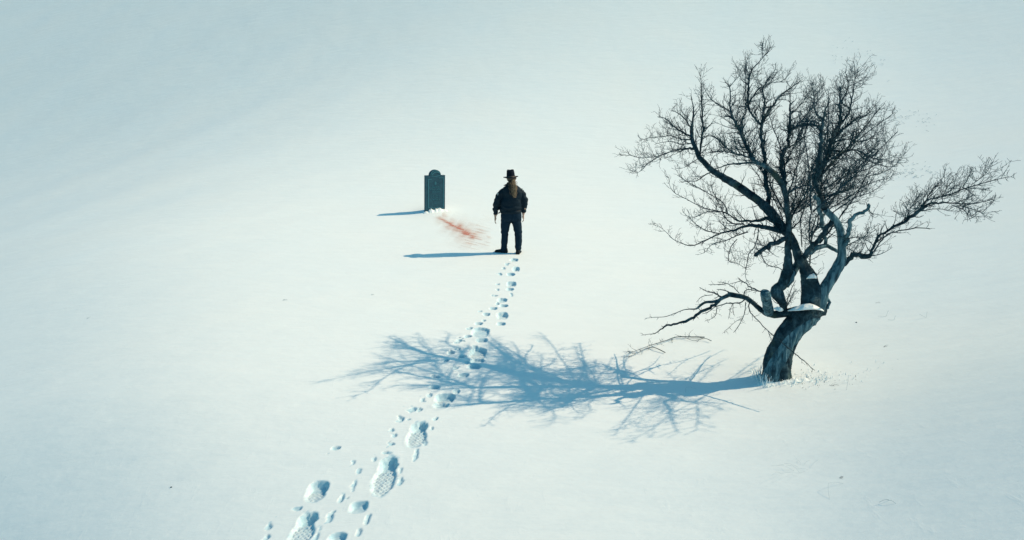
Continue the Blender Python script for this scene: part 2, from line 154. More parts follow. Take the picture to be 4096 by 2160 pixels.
('small',[[3.169,7.623,0.932,0.0036],[3.416,8.129,0.896,0.0032],[3.625,8.52,0.856,0.002]]),
('whip',[[3.731,8.46,2.207,0.012],[3.807,8.364,2.509,0.0097],[3.838,8.248,2.814,0.0076],[3.836,8.123,3.114,0.0055],[3.795,7.993,3.409,0.0035]]),
('whip',[[3.392,7.49,2.465,0.0093],[3.508,7.7,2.688,0.0079],[3.606,7.932,2.922,0.0064],[3.7,8.174,3.167,0.0048],[3.776,8.421,3.424,0.0032]]),
('whip',[[3.369,7.472,2.226,0.0078],[3.616,7.714,2.334,0.0067],[3.877,7.987,2.454,0.0055],[4.159,8.273,2.577,0.0042],[4.461,8.565,2.7,0.0028]]),
('whip',[[3.209,7.244,2.192,0.009],[3.215,7.342,2.44,0.0075],[3.207,7.444,2.689,0.006],[3.178,7.547,2.938,0.0044],[3.136,7.65,3.186,0.0029]]),
('whip',[[3.363,7.453,2.249,0.0088],[3.412,7.522,2.438,0.0073],[3.446,7.595,2.63,0.0058],[3.463,7.669,2.825,0.0043],[3.474,7.744,3.021,0.0028]]),
('whip',[[3.792,8.389,2.42,0.0108],[3.917,8.295,2.627,0.0088],[4.015,8.184,2.838,0.0069],[4.102,8.064,3.043,0.005],[4.167,7.94,3.25,0.0032]]),
('whip',[[3.602,7.801,1.701,0.0094],[3.709,7.68,1.984,0.0076],[3.791,7.535,2.263,0.0059],[3.83,7.383,2.547,0.0042],[3.831,7.225,2.829,0.0027]]),
('whip',[[3.629,8.091,1.723,0.0119],[3.765,8.187,1.902,0.0099],[3.905,8.291,2.083,0.0079],[4.043,8.398,2.268,0.0059],[4.182,8.508,2.457,0.0039]]),
('whip',[[3.424,7.562,2.545,0.0107],[3.665,7.758,2.7,0.0091],[3.921,7.977,2.861,0.0074],[4.176,8.207,3.039,0.0056],[4.436,8.444,3.23,0.0037]]),
('whip',[[3.322,7.495,2.621,0.0091],[3.581,7.594,2.742,0.0076],[3.834,7.708,2.887,0.0061],[4.085,7.827,3.043,0.0046],[4.349,7.948,3.195,0.003]]),
('whip',[[3.715,8.15,1.826,0.0078],[3.706,8.178,2.088,0.0065],[3.673,8.201,2.348,0.0051],[3.64,8.222,2.605,0.0038],[3.605,8.241,2.859,0.0024]]),
('whip',[[3.34,7.49,2.816,0.007],[3.394,7.523,2.944,0.0058],[3.434,7.557,3.077,0.0046],[3.48,7.59,3.208,0.0034],[3.522,7.624,3.34,0.0022]]),
('whip',[[3.442,7.545,2.117,0.0083],[3.681,7.815,2.213,0.0071],[3.935,8.12,2.319,0.0058],[4.209,8.439,2.429,0.0045],[4.479,8.77,2.561,0.003]]),
('whip',[[3.236,7.242,2.181,0.0095],[3.475,7.297,2.374,0.0079],[3.708,7.354,2.576,0.0063],[3.924,7.415,2.793,0.0047],[4.146,7.475,3.006,0.0031]]),
('whip',[[3.278,8.243,2.565,0.0088],[3.454,8.508,2.721,0.0075],[3.643,8.807,2.888,0.0061],[3.844,9.119,3.062,0.0047],[4.019,9.443,3.261,0.0031]]),
('whip',[[3.214,7.801,1.99,0.0074],[3.433,8.236,2.195,0.0065],[3.625,8.725,2.427,0.0054],[3.856,9.236,2.682,0.0042],[4.068,9.763,2.969,0.0029]]),
('whip',[[3.16,7.8,2.275,0.0092],[3.311,8.049,2.383,0.0079],[3.451,8.331,2.505,0.0065],[3.622,8.625,2.626,0.0049],[3.797,8.928,2.757,0.0033]]),
('whip',[[3.199,7.791,1.826,0.01],[3.206,7.892,2.05,0.0083],[3.202,7.998,2.274,0.0067],[3.211,8.108,2.502,0.005],[3.186,8.218,2.729,0.0033]]),
('whip',[[3.167,7.856,1.971,0.0073],[3.158,8.108,2.138,0.0062],[3.118,8.386,2.29,0.0051],[3.071,8.677,2.45,0.0039],[2.992,8.972,2.599,0.0026]]),
('whip',[[3.236,8.078,2.438,0.01],[3.334,8.441,2.606,0.0086],[3.414,8.85,2.78,0.0072],[3.471,9.277,2.962,0.0055],[3.553,9.719,3.17,0.0038]]),
('whip',[[3.178,7.781,2.041,0.0097],[3.153,8.106,2.212,0.0083],[3.142,8.471,2.4,0.0069],[3.084,8.847,2.576,0.0053],[3.007,9.234,2.761,0.0036]]),
('whip',[[3.207,7.784,1.813,0.0093],[3.381,8.09,1.996,0.008],[3.609,8.429,2.176,0.0066],[3.815,8.785,2.383,0.005],[4.063,9.15,2.592,0.0034]])]
PRINTS=[[-1.218,5.826,0.106,0.31,2],[-1.005,6.525,0.1,0.244,2],[-1.837,5.67,0.099,0.153,1.5],[-1.812,5.147,0.1,0.237,2],[-1.379,5.371,0.085,0.086,1],[-1.477,4.969,0.08,0.079,1],[-1.341,4.568,0.086,0.208,2],[-1.85,4.515,0.086,0.205,2],[-0.462,9.43,0.125,0.211,1],[-0.464,8.634,0.118,0.217,1.5],[-0.467,8.361,0.105,0.087,1],[-0.489,8.154,0.084,0.095,1],[-0.43,9.111,0.085,0.089,1],[-0.779,7.274,0.116,0.128,1.5],[-0.809,7.115,0.091,0.071,1],[-0.661,7.446,0.044,0.071,1],[-0.932,7.563,0.066,0.052,1],[-0.606,7.901,0.069,0.067,1],[-0.153,10.176,0.09,0.184,1.5],[-0.167,9.795,0.068,0.077,1],[-0.509,9.811,0.061,0.066,1],[-0.407,10.246,0.059,0.085,1],[-0.305,10.544,0.065,0.075,1],[-0.164,10.972,0.08,0.122,1],[-0.14,10.682,0.074,0.077,1],[-0.035,11.607,0.067,0.093,1],[-0.014,11.922,0.086,0.176,1.5],[-0.024,12.573,0.081,0.124,1],[0.074,12.963,0.074,0.191,1.5],[0.041,13.708,0.083,0.147,1],[-0.732,8.138,0.048,0.064,0],[-0.68,8.493,0.047,0.062,0],[-0.83,8.638,0.054,0.054,0],[-0.737,8.8,0.041,0.054,0],[-0.866,8.373,0.043,0.043,0],[-0.951,7.851,0.044,0.044,0],[-0.753,9.103,0.05,0.081,0],[-0.106,13.356,0.035,0.103,0],[-0.168,13.041,0.035,0.095,0],[-0.225,12.594,0.033,0.089,0],[-0.268,11.922,0.032,0.064,0],[-0.288,11.213,0.039,0.058,0],[-0.505,10.407,0.028,0.037,0],[-0.436,9.969,0.035,0.046,0],[-0.256,11.565,0.027,0.062,0],[-0.009,11.263,0.022,0.131,0],[-1.831,6.354,0.044,0.043,0],[-1.577,6.071,0.02,0.046,0],[-1.499,5.928,0.017,0.049,0],[-1.495,5.721,0.019,0.086,0],[-1.572,5.504,0.028,0.063,0],[-1.606,5.267,0.027,0.063,0],[-1.947,5.433,0.05,0.033,0],[-2.147,5.231,0.02,0.058,0],[-2.123,5.097,0.026,0.054,0],[-1.261,5.169,0.024,0.083,0],[-1.305,5.03,0.017,0.066,0],[-1.663,5.035,0.019,0.073,0],[-1.287,6.216,0.053,0.027,0],[-1.247,6.357,0.034,0.033,0],[-1.244,6.529,0.024,0.044,0],[-1.293,6.63,0.024,0.04,0],[-0.961,6.138,0.023,0.109,0],[-1.076,5.871,0.017,0.059,0],[-1.055,5.691,0.019,0.056,0],[-1.223,6.838,0.036,0.053,0],[-1.119,7.046,0.045,0.057,0],[-0.848,6.813,0.036,0.038,0],[-0.858,6.611,0.021,0.04,0],[-1.136,6.827,0.028,0.025,0],[-0.9,6.363,0.018,0.077,0],[-1.381,6.122,0.025,0.034,0],[-0.965,7.374,0.029,0.05,0],[-1.038,7.256,0.026,0.042,0],[-1.037,7.025,0.028,0.038,0],[-0.514,8.883,0.042,0.046,0],[-0.588,8.303,0.033,0.041,0],[-0.643,9.276,0.058,0.062,0],[-0.24,10.786,0.033,0.052,0],[-0.627,9.624,0.045,0.054,0]]
MAN_AT=(-0.011,14.289,0.015)
GRAVE_AT=(-2.101,18.291,0.240)
TREE_AT=(3.141,7.400,0.177)
STAIN=[[-1.992,17.989],[-1.834,17.649],[-1.582,17.061],[-1.338,16.705],[-1.139,16.27],[-0.933,15.923],[-0.691,15.506]]
FALLEN_A=[[2.716,9.049],[2.539,9.088],[2.325,9.074],[2.159,8.957],[2.022,8.852],[1.823,8.71],[1.557,8.531]]
FALLEN_B=[[2.053,8.546],[1.951,8.669],[1.886,8.739],[1.76,8.61],[1.532,8.377]]
FALLEN_C=[[2.763,8.884],[2.694,8.97],[2.529,8.956],[2.421,9.083]]
STALKS=[[5.503,9.797],[5.29,9.149],[5.288,8.947],[5.63,8.793],[4.858,9.111],[4.684,8.056],[3.55,6.969],[2.425,5.202],[2.517,4.843],[2.682,4.948],[2.814,4.505],[2.022,7.341],[3.61,6.785],[14.173,24.858],[14.723,30.645],[-3.91,11.097],[-2.439,11.313],[-7.396,11.233],[-1.851,15.797],[-2.12,14.128],[11.606,19.713],[-3.397,6.011]]
PHASE=1.2
SNOW_SHOULDER=[[3.12,7.34,1.026,0.03,0.015],[3.19,7.32,1.047,0.05,0.028],[3.268,7.32,1.063,0.06,0.038],[3.379,7.34,1.065,0.065,0.042],[3.476,7.36,1.041,0.055,0.035],[3.541,7.37,1.014,0.03,0.02]]
SNOW_STUMP=[[3.339,7.45,1.37,0.02,0.012],[3.358,7.42,1.394,0.035,0.03],[3.404,7.42,1.399,0.04,0.04],[3.448,7.45,1.376,0.02,0.02]]
SNOW_FORK=[[2.957,7.34,1.05,0.03,0.02],[3.012,7.33,1.039,0.05,0.035],[3.061,7.34,1.041,0.04,0.025]]

def sstep(a,b,x):
    t=np.clip((x-a)/(b-a),0,1); return t*t*(3-2*t)
def softplus(x):
    return np.where(x>30,x,np.log1p(np.exp(np.minimum(x,30))))
_hy=np.linspace(-400,900,13001)
_hs=HILL_SLOPE*sstep(12.5,36,_hy)*(1-.9*sstep(100,220,_hy))
_hz=np.concatenate([[0],np.cumsum((_hs[1:]+_hs[:-1])*.5*(_hy[1]-_hy[0]))])
_rng=np.random.RandomState(7)
_tab=_rng.rand(256,256).astype(np.float64)
def vnoise(x,y):
    """smooth value noise in -1..1"""
    xi=np.floor(x).astype(int); yi=np.floor(y).astype(int); fx=x-xi; fy=y-yi
    fx=fx*fx*fx*(fx*(fx*6-15)+10); fy=fy*fy*fy*(fy*(fy*6-15)+10)
    a=_tab[xi%256,yi%256]; b=_tab[(xi+1)%256,yi%256]; c=_tab[xi%256,(yi+1)%256]; d=_tab[(xi+1)%256,(yi+1)%256]
    return (a*(1-fx)*(1-fy)+b*fx*(1-fy)+c*(1-fx)*fy+d*fx*fy)*2-1
MOUNDS=[(3.15,7.66,.9,.05),(-2.1,18.4,.7,.07)]
def base_h(x,y):
    """the snowfield: flat hollow, hillside behind, ground falling away left and rising gently right, tilts shaped to darken the edges"""
    x=np.asarray(x,float); y=np.asarray(y,float)
    h=np.interp(y,_hy,_hz)
    Y=2+softplus((y-2)/1.5)*1.5; Y=np.minimum(Y,150)
    wl=.11+.14*sstep(15,45,Y); cl=(.56-.70*sstep(15,45,Y))
    h=h-LEFT_SLOPE*wl*Y*softplus((-x-cl*Y)/(wl*Y))+LEFT_SLOPE*wl*Y*softplus(-cl/wl)*sstep(15,45,Y)
    h=h+RIGHT_SLOPE*.10*Y*softplus((x-.48*Y)/(.10*Y))
    h=h+NEAR_SLOPE*(x-.3)*sstep(8.2,4.6,y)*np.exp(-(x/30)**2)
    h=h+.014*vnoise(x*.23+9,y*.23+3)*sstep(1,9,y)+.05*vnoise(x*.05+1,y*.06+7)*sstep(14,30,y)
    # wind drifts, drawn out along the slope, stronger on the far left hillside
    u=.86*x+.5*y; v=-.5*x+.86*y
    w=sstep(10,26,y)*sstep(2,-16,x)
    h=h+w*(.035*vnoise(u*.06,v*.55)+.030*vnoise(u*.16+4,v*1.5)+.010*vnoise(u*.3+4,v*3.6))+.0025*vnoise(u*.8,v*2.2)*(1-.5*sstep(0,-3,x)*0)
    for mx,my,ms,mh in MOUNDS:
        h=h+mh*np.exp(-(((x-mx)**2+(y-my)**2)/(2*(ms*.5)**2)))
    return h

def gz(x, y): return float(base_h(x, y))

# ---------------------------------------------------------------- helpers
def material(name, color, rough=.8, spec=.3):
    m = bpy.data.materials.new(name); m.use_nodes = True
    b = m.node_tree.nodes['Principled BSDF']
    b.inputs['Base Color'].default_value = (*color, 1); b.inputs['Roughness'].default_value = rough
    b.inputs['Specular IOR Level'].default_value = spec
    return m
class N:
    """tiny node-graph helper"""
    def __init__(s, m): s.t = m.node_tree; s.b = s.t.nodes['Principled BSDF']
    def add(s, kind, **kw):
        n = s.t.nodes.new(kind)
        for k, v in kw.items(): setattr(n, k, v)
        return n
    def link(s, a, b): s.t.links.new(a, b)
    def noise(s, scale, detail=4, rough=.55, vec=None, dist=0):
        n = s.add('ShaderNodeTexNoise'); n.inputs['Scale'].default_value = scale
        n.inputs['Detail'].default_value = detail; n.inputs['Roughness'].default_value = rough; n.inputs['Distortion'].default_value = dist
        if vec is not None: s.link(vec, n.inputs['Vector'])
        return n.outputs['Fac']
    def coord(s, out='Object', scale=(1, 1, 1), rot=(0, 0, 0)):
        c = s.add('ShaderNodeTexCoord'); m = s.add('ShaderNodeMapping')
        m.inputs['Scale'].default_value = scale; m.inputs['Rotation'].default_value = rot
        s.link(c.outputs[out], m.inputs['Vector']); return m.outputs[0]
    def ramp(s, fac, stops):
        r = s.add('ShaderNodeValToRGB'); cr = r.color_ramp
        while len(cr.elements) < len(stops): cr.elements.new(.5)
        for e_, (p, c) in zip(cr.elements, stops): e_.position = p; e_.color = c if len(c) == 4 else (*c, 1)
        s.link(fac, r.inputs[0]); return r.outputs[0]
    def mix(s, fac, a_, b_, mode='MIX'):
        n = s.add('ShaderNodeMix', data_type='RGBA', blend_type=mode)
        for sock, v in ((n.inputs[0], fac), (n.inputs[6], a_), (n.inputs[7], b_)):
            if isinstance(v, (int, float)): sock.default_value = v
            elif isinstance(v, tuple): sock.default_value = (*v, 1) if len(v) == 3 else v
            else: s.link(v, sock)
        return n.outputs[2]
    def math(s, op, a_, b_=0.):
        n = s.add('ShaderNodeMath', operation=op)
        for sock, v in ((n.inputs[0], a_), (n.inputs[1], b_)):
            if isinstance(v, (int, float)): sock.default_value = v
            else: s.link(v, sock)
        return n.outputs[0]
    def attr(s, name):
        n = s.add('ShaderNodeAttribute'); n.attribute_name = name; return n.outputs['Fac']
    def bump(s, h, strength, dist, prev=None):
        n = s.add('ShaderNodeBump'); n.inputs['Strength'].default_value = strength; n.inputs['Distance'].default_value = dist
        s.link(h, n.inputs['Height'])
        if prev is not None: s.link(prev, n.inputs['Normal'])
        return n.outputs[0]

def mesh_obj(name, verts, faces, mat, parent=None, smooth=True, attrs=None):
    me = bpy.data.meshes.new(name)
    if isinstance(verts, np.ndarray) and isinstance(faces, np.ndarray):
        me.vertices.add(len(verts)); me.vertices.foreach_set('co', verts.astype(np.float32).ravel())
        k = faces.shape[1]; me.loops.add(faces.size); me.loops.foreach_set('vertex_index', faces.astype(np.int32).ravel())
        me.polygons.add(len(faces)); me.polygons.foreach_set('loop_start', np.arange(0, faces.size, k, dtype=np.int32))
        me.update(calc_edges=True)
    else: me.from_pydata([tuple(v) for v in verts], [], faces); me.update()
    if smooth: me.polygons.foreach_set('use_smooth', [True]*len(me.polygons))
    if attrs:
        for k_, vals in attrs.items():
            at = me.attributes.new(k_, 'FLOAT', 'POINT'); at.data.foreach_set('value', np.asarray(vals, dtype=np.float32))
    if mat: me.materials.append(mat)
    o = bpy.data.objects.new(name, me); sc.collection.objects.link(o)
    if parent: o.parent = parent
    return o
def tag(o, label=None, cat=None, group=None, kind=None):
    if label: o['label'] = label
    if cat: o['category'] = cat
    if group: o['group'] = group
    if kind: o['kind'] = kind
    return o
def empty(name, loc, rot=(0, 0, 0)):
    o = bpy.data.objects.new(name, None); sc.collection.objects.link(o); o.location = loc; o.rotation_euler = rot; o.empty_display_size = .1
    return o
class Geo:
    def __init__(s): s.v = []; s.f = []; s.a = []
    def add(s, v, f, a_=0.):
        k = len(s.v); s.v += [tuple(p) for p in v]; s.f += [tuple(i+k for i in q) for q in f]
        s.a += list(a_) if hasattr(a_, '__len__') else [a_]*len(v)
    def build(s, name, mat, parent=None, smooth=True, attr=None):
        return mesh_obj(name, s.v, s.f, mat, parent, smooth, {attr: s.a} if attr else None)

def resample(ctrl, step):
    """Catmull-Rom through (x,y,z,r) control points"""
    P = np.array(ctrl, float); out = []
    Q = np.vstack([2*P[0]-P[1], P, 2*P[-1]-P[-2]])
    for i in range(1, len(Q)-2):
        d = np.linalg.norm(Q[i+1][:3]-Q[i][:3]); n = max(1, int(math.ceil(d/step)))
        for k in range(n):
            t = k/n; t2 = t*t; t3 = t2*t
            out.append(.5*((2*Q[i])+(-Q[i-1]+Q[i+1])*t+(2*Q[i-1]-5*Q[i]+4*Q[i+1]-Q[i+2])*t2+(-Q[i-1]+3*Q[i]-3*Q[i+1]+Q[i+2])*t3))
    out.append(P[-1]); out = np.array(out); out[:, 3] = np.maximum(out[:, 3], P[:, 3].min()*.8)
    return out
def frames(pts):
    T = np.gradient(pts, axis=0); T /= np.linalg.norm(T, axis=1)[:, None]+1e-9
    up = np.array([0, 0, 1.]) if abs(T[0][2]) < .9 else np.array([1., 0, 0])
    Nn = []; n = np.cross(T[0], up); n /= np.linalg.norm(n)
    for t in T:
        n = n-t*np.dot(n, t); n /= np.linalg.norm(n)+1e-9; Nn.append(n)
    Nn = np.array(Nn); return T, Nn, np.cross(T, Nn)
def tube(P, n, rough=0., seed=0., ridge=0., twist=0., cap=True):
    pts = P[:, :3]; R = P[:, 3]; T, A, B = frames(pts); m = len(pts)
    ang = np.linspace(0, 2*math.pi, n, endpoint=False)
    L = np.r_[0, np.cumsum(np.linalg.norm(np.diff(pts, axis=0), axis=1))]
    rr = np.repeat(R[:, None], n, 1)
    if rough or ridge:
        for i in range(m):
            for j in range(n):
                th = ang[j]+twist*L[i]; c_, s_ = math.cos(th), math.sin(th)
                k = 0
                if rough: k += rough*mn.fractal(Vector((c_*1.5+seed, s_*1.5, L[i]/max(R[i], .02)*.55)), 1., 2., 4)
                if ridge: k += (.30*ridge*abs(mn.noise(Vector((c_*16, s_*16+seed, L[i]*9))))+.25*ridge*mn.noise(Vector((c_*24, s_*24+seed, L[i]*16))) if n > 100 else 0)+ridge*(mn.noise(Vector((c_*2.6+seed, s_*2.6, L[i]*1.3)))+.6*mn.noise(Vector((c_*7, s_*7+seed, L[i]*2.5))))
                rr[i, j] *= 1+k
    V = pts[:, None, :]+rr[..., None]*(A[:, None, :]*np.cos(ang)[None, :, None]+B[:, None, :]*np.sin(ang)[None, :, None])
    V = V.reshape(-1, 3); F = []
    for i in range(m-1):
        for j in range(n):
            k = (j+1) % n; F.append((i*n+j, i*n+k, (i+1)*n+k, (i+1)*n+j))
    V = list(V)
    if cap:
        V.append(pts[0]); V.append(pts[-1]+T[-1]*R[-1]*.3); c0, c1 = len(V)-2, len(V)-1
        for j in range(n):
            k = (j+1) % n; F.append((c0, k, j)); F.append((c1, (m-1)*n+j, (m-1)*n+k))
    return V, F, ang, L

# ---------------------------------------------------------------- snow material and ground
def snow_material(name, fine=1., packed_shade=False):
    m = material(name, (.84, .905, .90), .75, .2); g = N(m); c = g.coord()
    mot = g.noise(.35, 3, .5, c); col = g.ramp(mot, [(.3, (.82, .86, .835)), (.7, (.845, .865, .825))])
    g.link(col, g.b.inputs['Base Color'])
    w = g.coord(scale=(1, 3.2, 1), rot=(0, 0, math.radians(-32)))
    b1 = g.bump(g.noise(1.1, 5, .55, w), .7*fine, .03)
    fl = g.ramp(g.noise(1, 4, .65, g.coord(scale=(9, 3.5, 9), rot=(0, 0, math.radians(12)))), [(.60, (0, 0, 0)), (.72, (1, 1, 1))])
    b1 = g.bump(fl, .12, .006, b1)
    b2 = g.bump(g.noise(14, 4, .6, c), .35*fine, .004, b1)
    g.link(b2, g.b.inputs['Normal'])
    if packed_shade:      # prints and dents in trodden snow: shade painted in as darker, bluer colour
        g.link(g.mix(g.math('MULTIPLY', g.attr('packed_shade'), g.ramp(g.noise(17, 4, .65, c), [(.3, (.62, .62, .62)), (.62, (1, 1, 1))])), col, (.43, .62, .68)), g.b.inputs['Base Color'])
    return m
SNOW_TROD = snow_material('trodden_snow', packed_shade=True)
SNOW = snow_material('snow')

def print_h(x, y):
    h = np.zeros_like(x); pk = np.zeros_like(x)  # pk masks the painted shade, stronger toward the far right of boot prints
    for (cx, cy, a_, b_, k) in PRINTS:
        th = .0; R = max(a_, b_)*1.6+.05
        idx = np.where((abs(x-cx) < R) & (abs(y-cy) < R))
        if not len(idx[0]): continue
        X = x[idx]-cx; Y = y[idx]-cy
        u = (X*math.cos(th)-Y*math.sin(th)); v = (X*math.sin(th)+Y*math.cos(th))
        nz = vnoise(X*22+cx*37, Y*22+cy*31); nz2 = vnoise(X*60+cx*17, Y*60+cy*13)
        if k == 0:
            r = np.sqrt((u/a_)**2+(v/b_)**2)*(1+.55*nz+.2*nz2); D = min(.026, .4*min(a_, b_)+.004)*(.8+.2*np.clip(.4*u/a_+v/b_, -1, 1))
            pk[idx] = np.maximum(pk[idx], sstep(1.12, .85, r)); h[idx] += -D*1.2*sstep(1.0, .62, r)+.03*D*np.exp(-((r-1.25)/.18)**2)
            continue
        p = 2.7; uu = u/a_; vv = v/b_
        if k == 2: uu = uu*(1+.22*np.exp(-((vv-.25)/.22)**2)-.08*np.exp(-((vv+.4)/.3)**2))
        r = (abs(uu)**p+abs(vv)**p)**(1/p)*(1+.09*nz+.05*nz2)
        D = {2: .066, 1.5: .060, 1: .040}[k]*min(1, max(a_, .5*b_)/.09+.25)
        prof = .38+.62*sstep(-.1, .55, vv) if k == 2 else .30+.70*sstep(-.7, .4, vv)
        wall = sstep(1.02, 1.02-np.clip(.022/min(a_, b_), .12, .4), r)
        floor = D*1.15*prof*(.86-.13*np.clip(uu, -1, 1))+.003*nz2
        lug = 0
        if k >= 1.5:
            per = .046; t_ = np.sin(2*math.pi*u/per)*np.sin(2*math.pi*v/(per*1.15)+1.3*np.sin(u*18))
            lug = sstep(.0, .5, t_)*sstep(.95, .8, r)*(vv < .35); floor = floor-.012*lug
            if k == 2: floor = floor-.02*np.exp(-((vv-.22)/.08)**2)
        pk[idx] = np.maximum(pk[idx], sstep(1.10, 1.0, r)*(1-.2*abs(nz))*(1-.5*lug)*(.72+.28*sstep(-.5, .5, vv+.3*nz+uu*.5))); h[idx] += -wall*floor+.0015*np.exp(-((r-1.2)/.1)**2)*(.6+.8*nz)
    return h, pk
def axis(a0, a1, step, lo, hi, g):
    core = list(np.arange(a0, a1+1e-6, step)); out = []
    s = step; p = core[-1]
    while p < hi: s *= g; p += s; out.append(p)
    s = step; p = a0; left = []
    while p > lo: s *= g; p -= s; left.append(p)
    return np.array(left[::-1]+core+out)
xs = axis(-2.35, .35, .0125, -420, 420, 1.045); ys = axis(4.7, 14.2, .0125, -60, 520, 1.04)
GX, GY = np.meshgrid(xs, ys); GH = base_h(GX, GY)
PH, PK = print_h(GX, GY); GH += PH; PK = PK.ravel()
V = np.stack([GX, GY, GH], -1).reshape(-1, 3); nx, ny = len(xs), len(ys)
ii, jj = np.meshgrid(np.arange(nx-1), np.arange(ny-1)); q = (jj*nx+ii)
F = np.stack([q, q+1, q+1+nx, q+nx], -1).reshape(-1, 4)
# the trodden trail is split from the field along a band around the prints
cxq = GX[:-1, :-1].ravel(); cyq = GY[:-1, :-1].ravel()
band_y = [4.7, 5.8, 7.5, 9.2, 10.5, 12, 14.2]; band_l = [-2.33, -2.2, -1.55, -1.25, -.95, -.6, -.3]; band_r = [-.75, -.55, -.3, -.05, .15, .25, .25]
inside = (cyq > 4.72) & (cyq < 14.1) & (cxq > np.interp(cyq, band_y, band_l)) & (cxq < np.interp(cyq, band_y, band_r))
def submesh(name, faces, mat):
    used = np.unique(faces); remap = np.full(len(V), -1); remap[used] = np.arange(len(used))
    return mesh_obj(name, V[used], remap[faces], mat, attrs={'packed_shade': PK[used]} if mat is SNOW_TROD else None)
tag(submesh('ground', F[~inside], SNOW), 'open field of smooth windpacked snow rising to a slope', kind='structure')
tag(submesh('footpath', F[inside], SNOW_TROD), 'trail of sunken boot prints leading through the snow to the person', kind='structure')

# ---------------------------------------------------------------- bark
def bark_material():
    m = material('bark', (.04, .04, .045), .9, .15); g = N(m); c = g.coord()
    n1 = g.noise(9, 6, .65, c, .4); dark = g.ramp(n1, [(.3, (.004, .014, .021)), (.5, (.024, .055, .070)), (.72, (.11, .18, .20))])
    n2 = g.noise(5, 5, .6, c); lich = g.ramp(n2, [(.56, (0, 0, 0)), (.66, (1, 1, 1))])
    colr = g.mix(g.math('MULTIPLY', lich, .55), dark, (.085, .12, .09))
    s = g.coord(scale=(28, 28, 3)); streak = g.noise(1, 5, .6, s, .6)
    wood = g.ramp(streak, [(.3, (.015, .04, .055)), (.48, (.065, .15, .185)), (.62, (.18, .31, .35))])
    nb = g.noise(3.5, 4, .6, c); at = g.attr('bare')
    f = g.ramp(g.math('ADD', at, g.math('MULTIPLY', g.math('SUBTRACT', nb, .5), .9)), [(.45, (0, 0, 0)), (.6, (1, 1, 1))])
    g.link(g.mix(f, colr, wood), g.b.inputs['Base Color'])
    b1 = g.bump(g.noise(1, 6, .7, g.coord(scale=(34, 34, 14)), .6), 1., .03); b2 = g.bump(streak, .6, .012, b1)
    g.link(b2, g.b.inputs['Normal']); return m
BARK = bark_material()
TWIG = material('twig', (.014, .021, .027), .9, .1)
gt = N(TWIG); gt.link(gt.ramp(gt.noise(14, 3, .5, gt.coord()), [(.35, (.008, .034, .048)), (.7, (.026, .075, .094))]), gt.b.inputs['Base Color'])

tree = tag(empty('bare_tree', TREE_AT), 'gnarled leafless old tree with twisted half barkless trunk beside its long blue shadow', 'tree')
T0 = Vector(TREE_AT)
def loc(P): P = P.copy(); P[:, :3] -= np.array(TREE_AT); return P
def vnrm(v): n = np.linalg.norm(v); return v/n if n > 1e-9 else np.array([0, 0, 1.])
def rvec(): return np.array([random.gauss(0, 1), random.gauss(0, 1), random.gauss(0, 1)])
def grow(p, d, length, r, level, geo, up=.10, straight=0.):
    """one shoot with its own side shoots and spurs"""
    seg = max(.022, length/(6 if level < 2 else 4)); n = max(2, int(length/seg)); pts = [np.r_[p, r]]; dirs = [d]
    jit = (.30 if level < 3 else .35)*(1-straight)
    for i in range(n):
        d = vnrm(d+rvec()*jit*.6+np.array([0, 0, up])); p = p+d*seg
        pts.append(np.r_[p, max(.0015, r*(1-.75*(i+1)/n))]); dirs.append(d)
    P = np.array(pts); v, f, _, _ = tube(P, 4 if r > .006 else 3, cap=False); geo.add(v, f)
    if level >= 3: return
    L = 0; space = (.050, .040, .040)[level]; side = 1
    k = int(length/space); 
    for q in range(k):
        t = (q+uni(.3, 1.0))/k
        if t > .97: continue
        i = min(n-1, int(t*n)); fr = t*n-i; base = P[i][:3]*(1-fr)+P[i+1][:3]*fr
        dd = dirs[min(i+1, n)]; perp = vnrm(np.cross(dd, rvec())); ang = math.radians(uni(32, 68))
        nd = vnrm(dd*math.cos(ang)+perp*math.sin(ang)+np.array([0, 0, .15]))
        if level == 0: ln = length*uni(.28, .6)*(1.05-.6*t)
        elif level == 1: ln = length*uni(.2, .5)*(1.05-.5*t)
        else: ln = uni(.018, .04)
        if level == 2 and rnd() < .12: continue
        if ln < .015: ln = uni(.015, .03)
        grow(base, nd, ln, max(.0019, P[i][3]*.60), level+1 if ln > .05 else 3, geo, up, straight)

